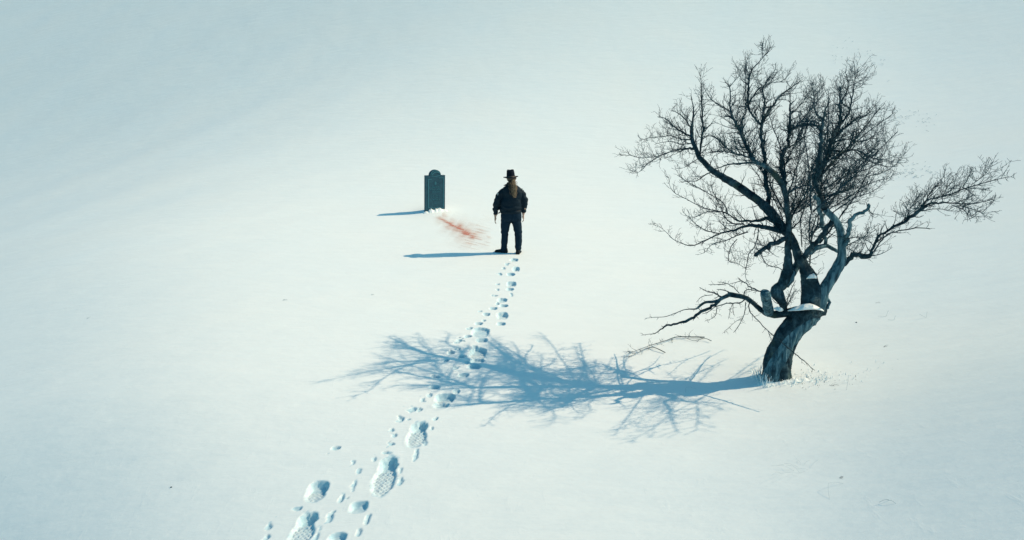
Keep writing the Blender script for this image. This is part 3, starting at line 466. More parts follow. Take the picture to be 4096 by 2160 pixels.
DENS = {'whip': .8, 'trunk': 0, 'stump': 1, 'limb': 1, 'bare': .25, 'small': 1}
nbranch = 0
crown_c = np.array([0.35, 1.0, 2.6])+0*np.array(TREE_AT)
for li, (kind, ctrl) in enumerate(LIMBS):
    P = loc(np.array(ctrl)); rmax = P[:, 3].max()
    step = .016 if kind == 'trunk' else (.03 if rmax > .05 else .045)
    P = resample(P, step)
    # knobbly wander on thin wood
    if rmax < .06:
        for i in range(1, len(P)-1): P[i][:3] += rvec()*min(.008, P[i][3]*.35)
    n = 110 if kind == 'trunk' else (28 if rmax > .09 else (16 if rmax > .035 else (8 if rmax > .016 else 6)))
    if kind == 'trunk':
        L = np.r_[0, np.cumsum(np.linalg.norm(np.diff(P[:, :3], axis=0), axis=1))]
        P[:, 3] *= .93*(1+.16*np.exp(-L/.10))
        v, f, ang, L = tube(P, n, rough=.13, seed=3.1, ridge=.15, twist=2.3)
        at = []
        for i in range(len(P)):
            for j in range(n):
                # a strip of barkless wood winds round the trunk
                off = np.array(v[i*n+j])-P[i, :3]; phi = math.degrees(math.atan2(off[0], -off[1])); t_ = L[i]/L[-1]
                dlt = abs(phi-(-58+125*t_)); at.append(1-float(sstep(24, 44, dlt)))
        at += [0, .3]
    else:
        v, f, ang, L = tube(P, n, rough=(.10 if kind == 'bare' else .20) if rmax > .03 else .12, seed=li*3.7, ridge=.07 if rmax > .07 else 0)
        if kind == 'bare': at = 1.
        elif kind == 'limb' and rmax > .06: at = .42
        else: at = .3 if rmax > .06 else .12
    G = Geo(); G.add(v, f, at)
    # stubs of broken spurs on thick wood
    ob = G.build('trunk' if kind == 'trunk' else 'branch', BARK, tree, attr='bare')
    if kind == 'bare': ob['label'] = 'pale barkless branch'
    if kind == 'stump': ob['label'] = 'dark rough barked main limb with lichen'
    if DENS[kind] == 0: continue
    tw = Geo(); T, _, _ = frames(P[:, :3]); L = np.r_[0, np.cumsum(np.linalg.norm(np.diff(P[:, :3], axis=0), axis=1))]
    tot = L[-1]; s = uni(.02, .08)
    low = P[:, 2].mean() < 1.25 and P[:, 0].max() < .75      # the dead low boughs on the left carry few twigs
    lift = P[:, 2].mean() > 2.0
    right = P[0][0] > .9 and P[-1][0] > 1.2
    while s < tot:
        i = min(len(P)-2, int(np.searchsorted(L, s))); r = P[i][3]; h = P[i][2]
        dens = DENS[kind]*(1 if r < .045 else (.5 if h > 1.6 else .16))
        if low: dens *= .6
        s += (.034 if lift else .042)/max(dens, .05)*uni(.5, 1.5)
        d = T[i]; perp = vnrm(np.cross(d, rvec())); ang_ = math.radians(uni(30, 72))
        nd = vnrm(d*math.cos(ang_)+perp*math.sin(ang_)+np.array([0, 0, .22 if not low else .05]))
        t = min(1, s/tot)
        if right and P[-1][0] > 2.2 and t < .5: s += .25
        ln = uni(.10, .38)*(1.1-.6*t)*(1 if lift else .8)
        if low: ln *= .38
        far_r = right and P[-1][0] > 2.2
        if far_r: ln *= .50; nd = vnrm(d*1.5+perp*.8-np.array([0, 0, .08]))
        elif right and not lift: ln *= .6
        if P[i][2] > 3.45: ln *= .62
        grow(P[i][:3], nd, ln, max(.0028, min(.0062, r*.55)), 0 if ln > .16 else 1, tw, .0 if low else (-.05 if far_r else .10), .45 if far_r or (right and P[0][0] > .3 and lift) else 0)
    if tw.v: tag(tw.build('twigs', TWIG, ob), kind='stuff')
    nbranch += 1

# ---------------------------------------------------------------- snow lying on the tree
def lump(name, parent_loc, spine, label, seed):
    """a cushion of snow: a rounded strip along a spine of (x,y,z,halfwidth,height)"""
    o = Geo(); n = 16; rows = []
    S = np.array(spine, float); m = 28; tt = np.linspace(0, len(S)-1, m); R = np.array([[np.interp(t, range(len(S)), S[:, k]) for k in range(5)] for t in tt])
    d = np.gradient(R[:, :3], axis=0); vs = []; fs = []
    for i in range(m):
        t = vnrm(d[i]*np.array([1, 1, 0])); side = np.array([-t[1], t[0], 0]); e_ = math.sin(math.pi*(i+.5)/m)**.45
        for j in range(n):
            a_ = 2*math.pi*j/n; w = R[i][3]*e_*(1+.25*mn.noise(Vector((i*.3, seed, math.cos(a_)*1.5))))
            z = math.sin(a_); z = z*R[i][4]*e_ if z > 0 else z*R[i][4]*.25
            vs.append(R[i][:3]+side*math.cos(a_)*w+np.array([0, 0, z*(1+.3*mn.noise(Vector((i*.25, j*.4, seed))))]))
    for i in range(m-1):
        for j in range(n): k = (j+1) % n; fs.append((i*n+j, i*n+k, (i+1)*n+k, (i+1)*n+j))
    fs.append(tuple(range(n-1, -1, -1))); fs.append(tuple((m-1)*n+j for j in range(n)))
    o.add(vs, fs); return tag(o.build(name, SNOW, None), label, 'snow')

# ---------------------------------------------------------------- gravestone
SLATE = material('slate', (.03, .055, .07), .62, .35); g = N(SLATE); c = g.coord()
g.link(g.ramp(g.noise(9, 6, .6, c), [(.3, (.002, .042, .068)), (.7, (.010, .070, .098))]), g.b.inputs['Base Color'])
g.link(g.bump(g.noise(40, 5, .6, c), .5, .004), g.b.inputs['Normal'])
PALE = material('worn_slate', (.04, .17, .21), .7, .3)
def prism(outline, y0, y1, bev=0.):
    """solid from an x,z outline between y0 (front) and y1 (back) with a chamfered front edge"""
    n = len(outline); cx = sum(p[0] for p in outline)/n; cz = sum(p[1] for p in outline)/n; v = []
    for (y, k) in ((y0, bev), (y0+bev, 0), (y1-bev, 0), (y1, bev)):
        for (x, z) in outline:
            dx, dz = x-cx, z-cz; l_ = math.hypot(dx, dz)+1e-9; v.append((x-dx/l_*k, y, z-dz/l_*k))
    f = [tuple(range(n))[::-1] if False else tuple(range(n))]
    for r in range(3):
        for i in range(n): j = (i+1) % n; f.append((r*n+i, (r+1)*n+i, (r+1)*n+j, r*n+j))
    f.append(tuple(3*n+i for i in range(n))[::-1])
    return v, f
stone = tag(empty('gravestone', (GRAVE_AT[0], GRAVE_AT[1]+.02, GRAVE_AT[2]-.05), (0, math.radians(2.0), math.radians(28))), 'dark slate headstone with rounded crest, leaning in the snow left of the person', 'gravestone')
W, HT = .285, 1.00
out = [(-W, -.12), (W, -.12), (W, HT), (.165, HT)]
for k in range(1, 14):
    a_ = math.pi*k/14; out.append((.165*math.cos(a_), HT+.005+.145*math.sin(a_)))
out += [(-.165, HT), (-W, HT)]
o = Geo(); v, f = prism(out, -.045, .045, .008); o.add(v, f); o.build('slab', SLATE, stone, smooth=False)
def strip(geo, pts, w, y0, y1):
    """raised moulding along x,z points"""
    for (x0, z0), (x1, z1) in zip(pts[:-1], pts[1:]):
        dx, dz = x1-x0, z1-z0; l_ = math.hypot(dx, dz); nx_, nz_ = -dz/l_*w/2, dx/l_*w/2; ex, ez = dx/l_*w*.2, dz/l_*w*.2
        q4 = [(x0+nx_-ex, z0+nz_-ez), (x0-nx_-ex, z0-nz_-ez), (x1-nx_+ex, z1-nz_+ez), (x1+nx_+ex, z1+nz_+ez)]
        v = [(x, y0, z) for x, z in q4]+[(x, y1, z) for x, z in q4]
        geo.add(v, [(0, 3, 2, 1), (4, 5, 6, 7), (0, 1, 5, 4), (1, 2, 6, 5), (2, 3, 7, 6), (3, 0, 4, 7)])
o = Geo(); strip(o, [(-.20, .14), (-.20, .90), (-.11, .90)], .016, -.053, -.040); strip(o, [(.10, .93), (.235, .93), (.235, .12)], .012, -.052, -.040)
strip(o, [(-.20, .14), (-.05, .12), (.1, .13), (.235, .12)], .012, -.051, -.040)
o.build('border', PALE, stone, smooth=False)
o = Geo(); strip(o, [(.135*math.cos(a_), HT+.01+.115*math.sin(a_)) for a_ in np.linspace(.15, math.pi-.15, 14)], .014, -.054, -.04)
strip(o, [(-.10, HT+.02), (-.04, HT+.075), (.03, HT+.095), (.09, HT+.07)], .016, -.056, -.04); strip(o, [(-.12, HT-.01), (-.04, HT-.03), (.05, HT-.02), (.13, HT)], .012, -.053, -.04)
o.build('crest', PALE, stone, smooth=False)
o = Geo()
for k in range(8):
    a_ = k*math.pi/4; strip(o, [(.012*math.cos(a_), .79+.012*math.sin(a_)), (.034*math.cos(a_), .79+.045*math.sin(a_))], .010, -.053, -.04)
o.build('rosette', PALE, stone, smooth=False)
# worn carved lines: the lettering is too weathered to read, only strokes are left
rl = random.Random(5)
for (z, x0, x1, hh) in ((.665, -.10, .10, .040), (.60, -.14, .15, .030), (.545, -.09, .13, .034), (.455, -.14, .10, .026), (.40, -.13, .13, .026), (.335, -.08, .12, .034), (.235, -.02, .03, .02)):
    o = Geo(); x = x0
    while x < x1:
        w = rl.uniform(.008, .020); kind_ = rl.randrange(4)
        strip(o, [(x, z), (x+rl.uniform(-.002, .004), z+hh*rl.uniform(.6, 1))], .005, -.0505, -.04)
        if kind_ < 2: strip(o, [(x, z+hh*rl.uniform(.3, .9)), (x+w, z+hh*rl.uniform(.3, .9))], .004, -.0505, -.04)
        if kind_ == 2: strip(o, [(x, z), (x+w, z+hh*.9)], .0045, -.0505, -.04)
        x += w+rl.uniform(.003, .014)
    o.build('inscription_line', PALE, stone, smooth=False)

# ---------------------------------------------------------------- red stain on the snow
ST = np.array(STAIN); cx0, cy0 = ST[:, 0].min()-.4, ST[:, 1].min()-1.0; cx1, cy1 = ST[:, 0].max()+.25, ST[:, 1].max()+1.
sx = np.arange(cx0, cx1, .016); sy = np.arange(cy0, cy1, .02); SX, SY = np.meshgrid(sx, sy)
def dist_poly(x, y, poly):
    best = np.full(x.shape, 1e9); tt = np.zeros(x.shape); n = len(poly)-1
    for i in range(n):
        ax, ay = poly[i]; bx, by = poly[i+1]; dx, dy = bx-ax, by-ay; t = np.clip(((x-ax)*dx+(y-ay)*dy)/(dx*dx+dy*dy), 0, 1)
        d = np.hypot(x-ax-t*dx, (y-ay-t*dy)*.27); m_ = d < best; best = np.where(m_, d, best); tt = np.where(m_, (i+t)/n, tt)
    return best, tt
DD, TT = dist_poly(SX, SY, ST)
u = SX*.62-SY*.45*.62; along = (SX-ST[0][0])*.9-(SY-ST[0][1])*.12; across = (SX-ST[0][0])*.30+(SY-ST[0][1])*.30
wid = .085+.15*TT**.9*(1+.15*vnoise(along*3, across*3))
body = np.exp(-(DD/wid)**2)*sstep(0, .12, TT)*(1-.75*sstep(.72, 1., TT))
strk = .5+.5*vnoise(along*5+3, across*26); fan = .5+.5*vnoise(along*3+20, across*34+7)
den = body*(.28+.5*strk)*(1+.3*vnoise(SX*9, SY*5))
core = np.exp(-(dist_poly(SX, SY, ST[2:6])[0]/.065)**2)*(.35+.65*strk)
den = np.clip(den*.72+core*.34+.10*np.exp(-(DD/(wid*1.9))**2)*sstep(.05, .3, TT)*(1-sstep(.85, 1., TT))*(.4+.6*strk), 0, 1)+.36*np.exp(-(DD/(wid*1.7))**2)*sstep(.55, .95, TT)*sstep(.55, .85, fan)
edge = np.minimum(np.minimum(SX-cx0, cx1-SX), np.minimum(SY-cy0, cy1-SY)); den = np.clip(den, 0, 1)*sstep(0, .12, edge)
keep = den > .015
VS = np.stack([SX, SY, base_h(SX, SY)+.006], -1).reshape(-1, 3); mx = len(sx)
qi, qj = np.meshgrid(np.arange(mx-1), np.arange(len(sy)-1)); qq = qj*mx+qi; kk = keep[:-1, :-1] | keep[1:, :-1] | keep[:-1, 1:] | keep[1:, 1:]
FS = np.stack([qq, qq+1, qq+1+mx, qq+mx], -1)[kk]
used = np.unique(FS); rem = np.full(len(VS), -1); rem[used] = np.arange(len(used))
RED = material('red_stain', (.62, .10, .05), .8, .1); g = N(RED)
al = g.math('MULTIPLY', g.attr('stain'), g.ramp(g.noise(26, 4, .6, g.coord()), [(.25, (.55, .55, .55)), (.7, (1, 1, 1))]))
g.link(g.ramp(g.attr('stain'), [(0, (.66, .46, .34)), (.45, (.64, .28, .17)), (.9, (.58, .12, .06))]), g.b.inputs['Base Color'])
g.link(al, g.b.inputs['Alpha'])
tag(mesh_obj('red_stain', VS[used], rem[FS], RED, None, True, {'stain': den.ravel()[used]}), 'smeared red stain streaked across the snow between gravestone and person', 'stain')

# ---------------------------------------------------------------- person seen from behind
def loft(rings, n=28, p=2.3):
    """rings: (cx,cy,cz, halfx, halfy, [tilt dir]) stacked"""
    v = []; f = []
    for (cx, cy, cz, hx, hy) in rings:
        for j in range(n):
            a_ = 2*math.pi*j/n; c_, s_ = math.cos(a_), math.sin(a_)
            v.append((cx+hx*math.copysign(abs(c_)**(2/p), c_), cy+hy*math.copysign(abs(s_)**(2/p), s_), cz))
    m = len(rings)
    for i in range(m-1):
        for j in range(n): k = (j+1) % n; f.append((i*n+j, i*n+k, (i+1)*n+k, (i+1)*n+j))
    f.append(tuple(range(n))[::-1]); f.append(tuple((m-1)*n+j for j in range(n)))
    return v, f
def limb(ctrl, n=16, step=.02, flat=None):
    P = resample(ctrl, step); v, f, _, _ = tube(P, n); return v, f
def fuse(name, geo, mat, parent, voxel, smooth_it=6, disp=None):
    """weld overlapping volumes into one continuous skin"""
    o = geo.build(name, mat, None)
    bm = bmesh.new(); bm.from_mesh(o.data); bmesh.ops.recalc_face_normals(bm, faces=bm.faces); bm.to_mesh(o.data); bm.free()
    r = o.modifiers.new('r', 'REMESH'); r.mode = 'VOXEL'; r.voxel_size = voxel
    s_ = o.modifiers.new('s', 'SMOOTH'); s_.iterations = smooth_it; s_.factor = .5
    dg = bpy.context.evaluated_depsgraph_get(); me = bpy.data.meshes.new_from_object(o.evaluated_get(dg))
    old = o.data; o.modifiers.clear(); o.data = me; bpy.data.meshes.remove(old)
    if disp:
        me.update(); co = [v.co.copy() for v in me.vertices]; nn = [v.normal.copy() for v in me.vertices]
        for v, c_, n_ in zip(me.vertices, co, nn): v.co = c_+n_*disp(c_)
    me.polygons.foreach_set('use_smooth', [True]*len(me.polygons))
    if not me.materials: me.materials.append(mat)
    o.parent = parent; return o
SKIN = material('skin', (.42, .27, .20), .55, .35)
NYLON = material('dark_nylon', (.003, .014, .024), .7, .15); g = N(NYLON)
g.link(g.bump(g.noise(16, 4, .6, g.coord(scale=(1, 1, 2.2))), .7, .012), g.b.inputs['Normal'])
TROUSER = material('navy_trousers', (.006, .020, .036), .85, .1); g = N(TROUSER)
g.link(g.bump(g.noise(12, 4, .6, g.coord(scale=(1.6, 1.6, .8))), .6, .01), g.b.inputs['Normal'])
FELT = material('felt', (.006, .010, .018), .9, .1); BAND = material('hat_ribbon', (.012, .016, .022), .6, .3)
LEATHER = material('boot_leather', (.010, .014, .017), .7, .2); PATCH = material('patch', (.42, .46, .44), .7, .2)
HAIR_D = material('hair_dark', (.06, .045, .035), .6, .3); HAIR_L = material('hair_fair', (.36, .25, .15), .6, .25)
man = tag(empty('person', (MAN_AT[0]+.0, MAN_AT[1], MAN_AT[2]-.012)), 'person in dark hat, jacket and navy trousers standing with back turned', 'person')
zs = lambda y: (1240-y)/642*1.0; xs_ = lambda x: (x-460)/642
def X(x, y, d=0.): return (xs_(x), d, zs(y))
B = Geo()
# torso, neck, head, arms, hands, legs in one skin
v, f = loft([(-.005, 0, .84, .14, .10), (-.005, .0, .95, .17, .12), (0, 0, 1.1, .16, .115), (.01, 0, 1.25, .175, .115), (.01, 0, 1.34, .15, .09), (.005, .0, 1.40, .10, .07), (0, .0, 1.47, .06, .06), (0, .01, 1.56, .055, .058)]); B.add(v, f)
v, f = loft([(0, .02, 1.50, .045, .05), (0, .035, 1.535, .062, .075), (0, .02, 1.58, .078, .095), (-.008, .01, 1.64, .080, .100), (-.012, .005, 1.68, .072, .090), (-.014, 0, 1.71, .055, .070), (-.014, 0, 1.73, .02, .03)], 24, 2.1); B.add(v, f)
B.add(*limb([(0, .105, 1.63, .010), (0, .122, 1.605, .014), (0, .118, 1.59, .016), (0, .105, 1.585, .012)], 10, .006))        # nose
for s_ in (-1, 1):
    B.add(*limb([(s_*.085, .0, 1.60, .010), (s_*.094, -.006, 1.625, .014), (s_*.09, -.004, 1.645, .009)], 8, .006))       # ears
    B.add(*limb([(s_*.045, .088, 1.652, .009), (s_*.02, .104, 1.655, .009)], 8, .006))                                      # brow
B.add(*limb([(-.026, .100, 1.562, .006), (0, .108, 1.564, .008), (.026, .100, 1.562, .006)], 8, .006))                     # lips
B.add(*limb([X(372, 375)+(.045,), X(325, 400)+(.05,), X(262, 530, -.01)+(.05,), X(243, 690, .03)+(.031,), X(240, 715, .04)+(.028,)], 14, .02))
B.add(*limb([X(550, 375)+(.045,), X(595, 400)+(.05,), X(640, 520, -.01)+(.05,), X(624, 665, .03)+(.031,), X(622, 690, .04)+(.028,)], 14, .02))
def hand(wx, wz, wy, s_):
    wz -= .012
    # palm hangs down with slightly curled fingers, thumb towards the front
    B.add(*loft([(wx, wy, wz-.10, .017, .036), (wx, wy, wz-.075, .019, .042), (wx, wy, wz-.03, .018, .036), (wx, wy-.004, wz+.01, .022, .026)], 16, 2.4))
    for k, (dy, ln) in enumerate(((.030, .068), (.011, .078), (-.010, .072), (-.029, .056))):
        B.add(*limb([(wx, wy+dy, wz-.085, .0095), (wx+s_*.004, wy+dy*1.1, wz-.10-ln*.4, .0088), (wx-s_*.006, wy+dy*1.05, wz-.10-ln*.75, .0080), (wx-s_*.020, wy+dy, wz-.10-ln, .0065)], 8, .008))
    B.add(*limb([(wx, wy+.03, wz-.02, .013), (wx-s_*.012, wy+.052, wz-.05, .011), (wx-s_*.018, wy+.060, wz-.085, .0085)], 8, .008))
hand(xs_(238), zs(705), .04, -1); hand(xs_(622), zs(680), .04, 1)
LF, RF = .07, -.03
B.add(*limb([X(385, 700)+(.095,), X(372, 850, .02)+(.075,), X(368, 960, .04)+(.055,), X(362, 1080, .05)+(.05,), X(352, 1205, LF)+(.036,)], 14, .03))
B.add(*limb([X(530, 700)+(.095,), X(548, 850, 0)+(.075,), X(556, 960, -.01)+(.055,), X(555, 1080, -.02)+(.05,), X(553, 1215, RF)+(.036,)], 14, .03))
fuse('body', B, SKIN, man, .0055, 3)
def folds(c_):
    w = mn.noise(Vector((c_.x*5, c_.y*5, c_.z*13)))*.011+mn.noise(Vector((c_.x*9+c_.z*9, c_.y*8, c_.z*11)))*.008
    w += .009*math.sin((c_.z+.12*c_.x)*62+3*mn.noise(c_*6))*math.exp(-((c_.z-.985)/.075)**2)
    if abs(c_.x) > .27: w += .006*math.sin(c_.z*55+4*mn.noise(c_*5))
    return w
J = Geo()
J.add(*loft([(xs_(445), 0, zs(672), .215, .150), (xs_(445), 0, zs(655), .235, .165), (xs_(450), 0, zs(625), .228, .160), (xs_(452), 0, zs(600), .238, .172), (xs_(460), 0, zs(520), .225, .170), (xs_(470), 0, zs(450), .21, .160),
    (xs_(472), 0, zs(390), .215, .152), (xs_(466), 0, zs(345), .208, .138), (xs_(460), 0, zs(315), .165, .115), (xs_(455), 0, zs(292), .105, .09), (xs_(452), .0, zs(272), .078, .078), (xs_(452), .0, zs(258), .072, .074)], 32, 2.35))
J.add(*limb([X(372, 362)+(.062,), X(328, 390)+(.072,), X(284, 470, -.01)+(.076,), X(258, 545, -.01)+(.072,), X(247, 620, .015)+(.062,), X(243, 668, .03)+(.056,), X(242, 688, .034)+(.042,)], 20, .02))
J.add(*limb([X(556, 362)+(.062,), X(596, 388)+(.070,), X(627, 460, -.01)+(.073,), X(640, 530, -.01)+(.069,), X(632, 600, .015)+(.060,), X(626, 645, .03)+(.053,), X(625, 664, .034)+(.040,)], 20, .02))
J.add(*limb([X(285, 668, -.12)+(.010,), X(297, 640, -.13)+(.02,)], 8, .01))
jk = fuse('jacket', J, NYLON, man, .011, 3, folds)
# collar: a turned-down flap
K = Geo(); cv = []; cf = []; m = 26
for i in range(m):
    a_ = math.pi*(-.5)+2*math.pi*i/(m-1)*.92+.25; c_, s_ = math.cos(a_), math.sin(a_)
    for (r, z, t) in ((.076, zs(252), 0), (.096, zs(272), 0), (.122+.012*max(0, -c_)**3*3, zs(292), 0), (.112, zs(292), 1), (.088, zs(270), 1)): cv.append((xs_(452)+r*c_, r*s_*.95, z))
for i in range(m-1):
    for j in range(5): k = (j+1) % 5; cf.append((i*5+j, i*5+k, (i+1)*5+k, (i+1)*5+j))
K.add(cv, cf); K.build('collar', NYLON, jk)
def cuff(x, y, d, r, name):
    o = Geo(); vv = []; ff = []; n_ = 20
    for (rr, dz) in ((r*.93, .0), (r, .006), (r*1.02, .028), (r*.95, .034)):
        for j in range(n_): a_ = 2*math.pi*j/n_; vv.append((xs_(x)+rr*math.cos(a_), d+rr*math.sin(a_), zs(y)+dz))
    for i in range(3):
        for j in range(n_): k = (j+1) % n_; ff.append((i*n_+j, i*n_+k, (i+1)*n_+k, (i+1)*n_+j))
    o.add(vv, ff); o.build(name, NYLON, jk)
cuff(243, 694, .034, .047, 'cuff'); cuff(625, 668, .034, .045, 'cuff')
def patch(x, y, d, nx_, w, h):
    o = Geo(); side = Vector((nx_, -.75, 0)).normalized(); t = Vector((-side.y, side.x, 0)); c0 = Vector((xs_(x), d, zs(y)))
    vv = []
    for (du, dz) in ((-1, .9), (-.4, 1.05), (.4, 1.05), (1, .9), (1, -.3), (0, -1), (-1, -.3)):
        vv.append(c0+t*du*w+Vector((0, 0, dz*h)))
    vv += [p-side*.012 for p in vv]; n_ = 7
    o.add(vv, [tuple(range(n_)), tuple(range(2*n_-1, n_-1, -1))]+[(i, i+n_, (i+1) % n_+n_, (i+1) % n_) for i in range(n_)]); o.build('shoulder_patch', PATCH, jk, smooth=False)
patch(270, 408, -.060, -1., .020, .028); patch(612, 342, -.062, 1., .012, .018)
TR = Geo()
TR.add(*loft([(xs_(455), 0, zs(775), .195, .125), (xs_(456), 0, zs(740), .222, .150), (xs_(457), 0, zs(700), .226, .158), (xs_(456), 0, zs(650), .215, .150), (xs_(456), 0, zs(610), .19, .13)], 32, 2.4))
TR.add(*limb([X(388, 715)+(.112,), X(383, 790, .01)+(.108,), X(372, 870, .02)+(.096,), X(368, 960, .035)+(.080,), X(365, 1040, .045)+(.073,), X(360, 1120, .055)+(.070,), X(355, 1185, LF-.01)+(.060,), X(353, 1212, LF)+(.055,)], 20, .025))
TR.add(*limb([X(520, 715)+(.112,), X(530, 790)+(.106,), X(543, 870, 0)+(.092,), X(553, 960, -.01)+(.082,), X(557, 1040, -.02)+(.076,), X(555, 1120, -.025)+(.073,), X(553, 1180, RF)+(.062,), X(553, 1214, RF)+(.056,)], 20, .025))
def tfold(c_):
    w = mn.noise(Vector((c_.x*8, c_.y*6, c_.z*9)))*.008
    w += .006*math.sin((c_.z*1.0+.3*abs(c_.x))*48+3*mn.noise(c_*5))*(math.exp(-((c_.z-.10)/.10)**2)+math.exp(-((c_.z-.46)/.07)**2)+.7*math.exp(-((c_.z-.70)/.06)**2))
    if c_.y < 0: w -= .012*math.exp(-(c_.x/.022)**2)*(1 if c_.z > .68 else 0)   # seat seam
    return w
tr = fuse('trousers', TR, TROUSER, man, .011, 3, tfold)
o = Geo(); vv = []; ff = []; n_ = 40
for (k_, z_) in ((1., zs(648)), (1.02, zs(646)), (1.02, zs(622)), (1., zs(620))):
    for j in range(n_): a_ = 2*math.pi*j/n_; vv.append((xs_(456)+.222*k_*math.cos(a_), .155*k_*math.sin(a_), z_))
for i in range(3):
    for j in range(n_): k = (j+1) % n_; ff.append((i*n_+j, i*n_+k, (i+1)*n_+k, (i+1)*n_+j))
o.add(vv, ff); o.build('belt', LEATHER, tr)
def boot(cx, cy, cz, ang_):
    o = Geo(); rings = []
    v, f = [], []
    prof = [(-.085, .034, .06), (-.075, .042, .105), (-.03, .043, .125), (.03, .043, .10), (.09, .046, .070), (.15, .045, .058), (.19, .034, .045), (.205, .015, .03)]
    n_ = 14
    for (yy, hw, top) in prof:
        for j in range(n_):
            a_ = 2*math.pi*j/n_; c_, s_ = math.cos(a_), math.sin(a_); z = top/2+top/2*math.copysign(abs(s_)**.6, s_)
            v.append((hw*math.copysign(abs(c_)**.7, c_), yy, z))
    for i in range(len(prof)-1):
        for j in range(n_): k = (j+1) % n_; f.append((i*n_+j, i*n_+k, (i+1)*n_+k, (i+1)*n_+j))
    f.append(tuple(range(n_))[::-1]); f.append(tuple((len(prof)-1)*n_+j for j in range(n_)))
    o.add(v, f); b_ = o.build('boot', LEATHER, man); b_.location = (cx, cy, cz); b_.rotation_euler = (0, 0, ang_)
    s2 = Geo(); sv, sf = [], []
    for (yy, hw, _) in prof: sv += [(-hw-.004, yy, .0), (hw+.004, yy, .0), (hw+.004, yy, .018), (-hw-.004, yy, .018)]
    for i in range(len(prof)-1):
        for j in range(4): k = (j+1) % 4; sf.append((i*4+j, i*4+k, (i+1)*4+k, (i+1)*4+j))
    sf += [(3, 2, 1, 0), tuple(len(sv)-4+j for j in range(4))]; s2.add(sv, sf); s2.build('sole', FELT, b_, smooth=False)
boot(xs_(352), LF, .008, math.radians(72)); boot(xs_(553), RF, -.008, math.radians(-12))
# hat
hat = Geo(); vv = []; ff = []; n_ = 44
prof = [(.079, 1.628, 0), (.100, 1.630, 0), (.135, 1.628, 1), (.155, 1.632, 1), (.159, 1.638, 1), (.150, 1.642, 1), (.130, 1.636, 1), (.094, 1.640, 0), (.089, 1.67, 0), (.085, 1.72, 0), (.078, 1.765, 0), (.066, 1.785, 0), (.038, 1.776, 0), (.0, 1.765, 0)]
for (r, z, br) in prof:
    for j in range(n_):
        a_ = 2*math.pi*j/n_; c_, s_ = math.cos(a_), math.sin(a_)
        zz = z+(.014*abs(c_)**3*(r-.09)/.08 if br else 0)
        if z > 1.75: zz += .010*abs(c_)-.003*math.exp(-(c_/.35)**2)*(r < .07)+.006*s_
        vv.append((r*c_*(1 if br else .98), r*s_*1.16+.005, zz))
for i in range(len(prof)-1):
    for j in range(n_): k = (j+1) % n_; ff.append((i*n_+j, i*n_+k, (i+1)*n_+k, (i+1)*n_+j))
hat.add([(x, y, z-1.64) for x, y, z in vv], ff); ho = hat.build('hat', FELT, man); ho.location = (xs_(451), 0, 1.650); ho.rotation_euler = (math.radians(-3), math.radians(-4), 0)
o = Geo(); vv = []; ff = []
for (r, z) in ((.093, .002), (.0955, .003), (.0925, .026), (.090, .027)):
    for j in range(n_): a_ = 2*math.pi*j/n_; vv.append((r*.98*math.cos(a_), r*1.16*math.sin(a_)+.005, z))
for i in range(3):
    for j in range(n_): k = (j+1) % n_; ff.append((i*n_+j, i*n_+k, (i+1)*n_+k, (i+1)*n_+j))
o.add(vv, ff); o.build('hat_band', BAND, ho)
# hair: cap under the brim and a long wavy ponytail
hp = Geo(); hp.add(*loft([(xs_(458), -.012, 1.555, .066, .085), (xs_(458), -.016, 1.59, .090, .100), (xs_(458), -.012, 1.64, .097, .108), (xs_(456), -.005, 1.68, .088, .105)], 24, 2.2))
fuse('hair', hp, HAIR_D, man, .008, 2, lambda c_: .004*mn.noise(c_*40)-(.03 if c_.y > .07 else 0))
for nm, mt, cnt, off in (('ponytail', HAIR_D, 60, -.018), ('ponytail', HAIR_L, 130, .012)):  # shade and sunlight on the ponytail painted as two hair colours
    pt = Geo()
    for k in range(cnt):
        z0 = 1.60+uni(-.02, .02); ph = uni(0, 6.28); fr = uni(26, 40); am = uni(.008, .016); ox = random.gauss(0, 1); ex = random.gauss(0, 1); end = uni(1.24, 1.34) if rnd() < .75 else uni(1.34, 1.44)
        P = []; m_ = 34
        for i in range(m_+1):
            t = i/m_; z = z0+(end-z0)*t; wdt = .022+.040*math.sin(math.pi*min(1, t*1.02))**.8*(1.0)
            x = xs_(468)+off+xs_(460+34*t-10*t*t)*.9+ox*wdt*.75*(1-t)+ex*wdt*.75*t+am*math.sin(fr*z*2+ph)*t**.3
            yb = -.105-.055*math.sin(min(1, t*1.6)*math.pi/2)-.025*t
            P.append((x, yb+am*.7*math.cos(fr*z*2+ph)+uni(0, .018)*(1 if i else 0)*.2+abs(ox)*.004, z, .0034*(1-.45*t)))
        v, f, _, _ = tube(np.array(P), 3, cap=False); pt.add(v, f)
    po = pt.build(nm, mt, man); po['label'] = 'fair wavy ponytail, sunlight painted into its colour' if mt is HAIR_L else 'dark strands of ponytail, shade painted into their colour'

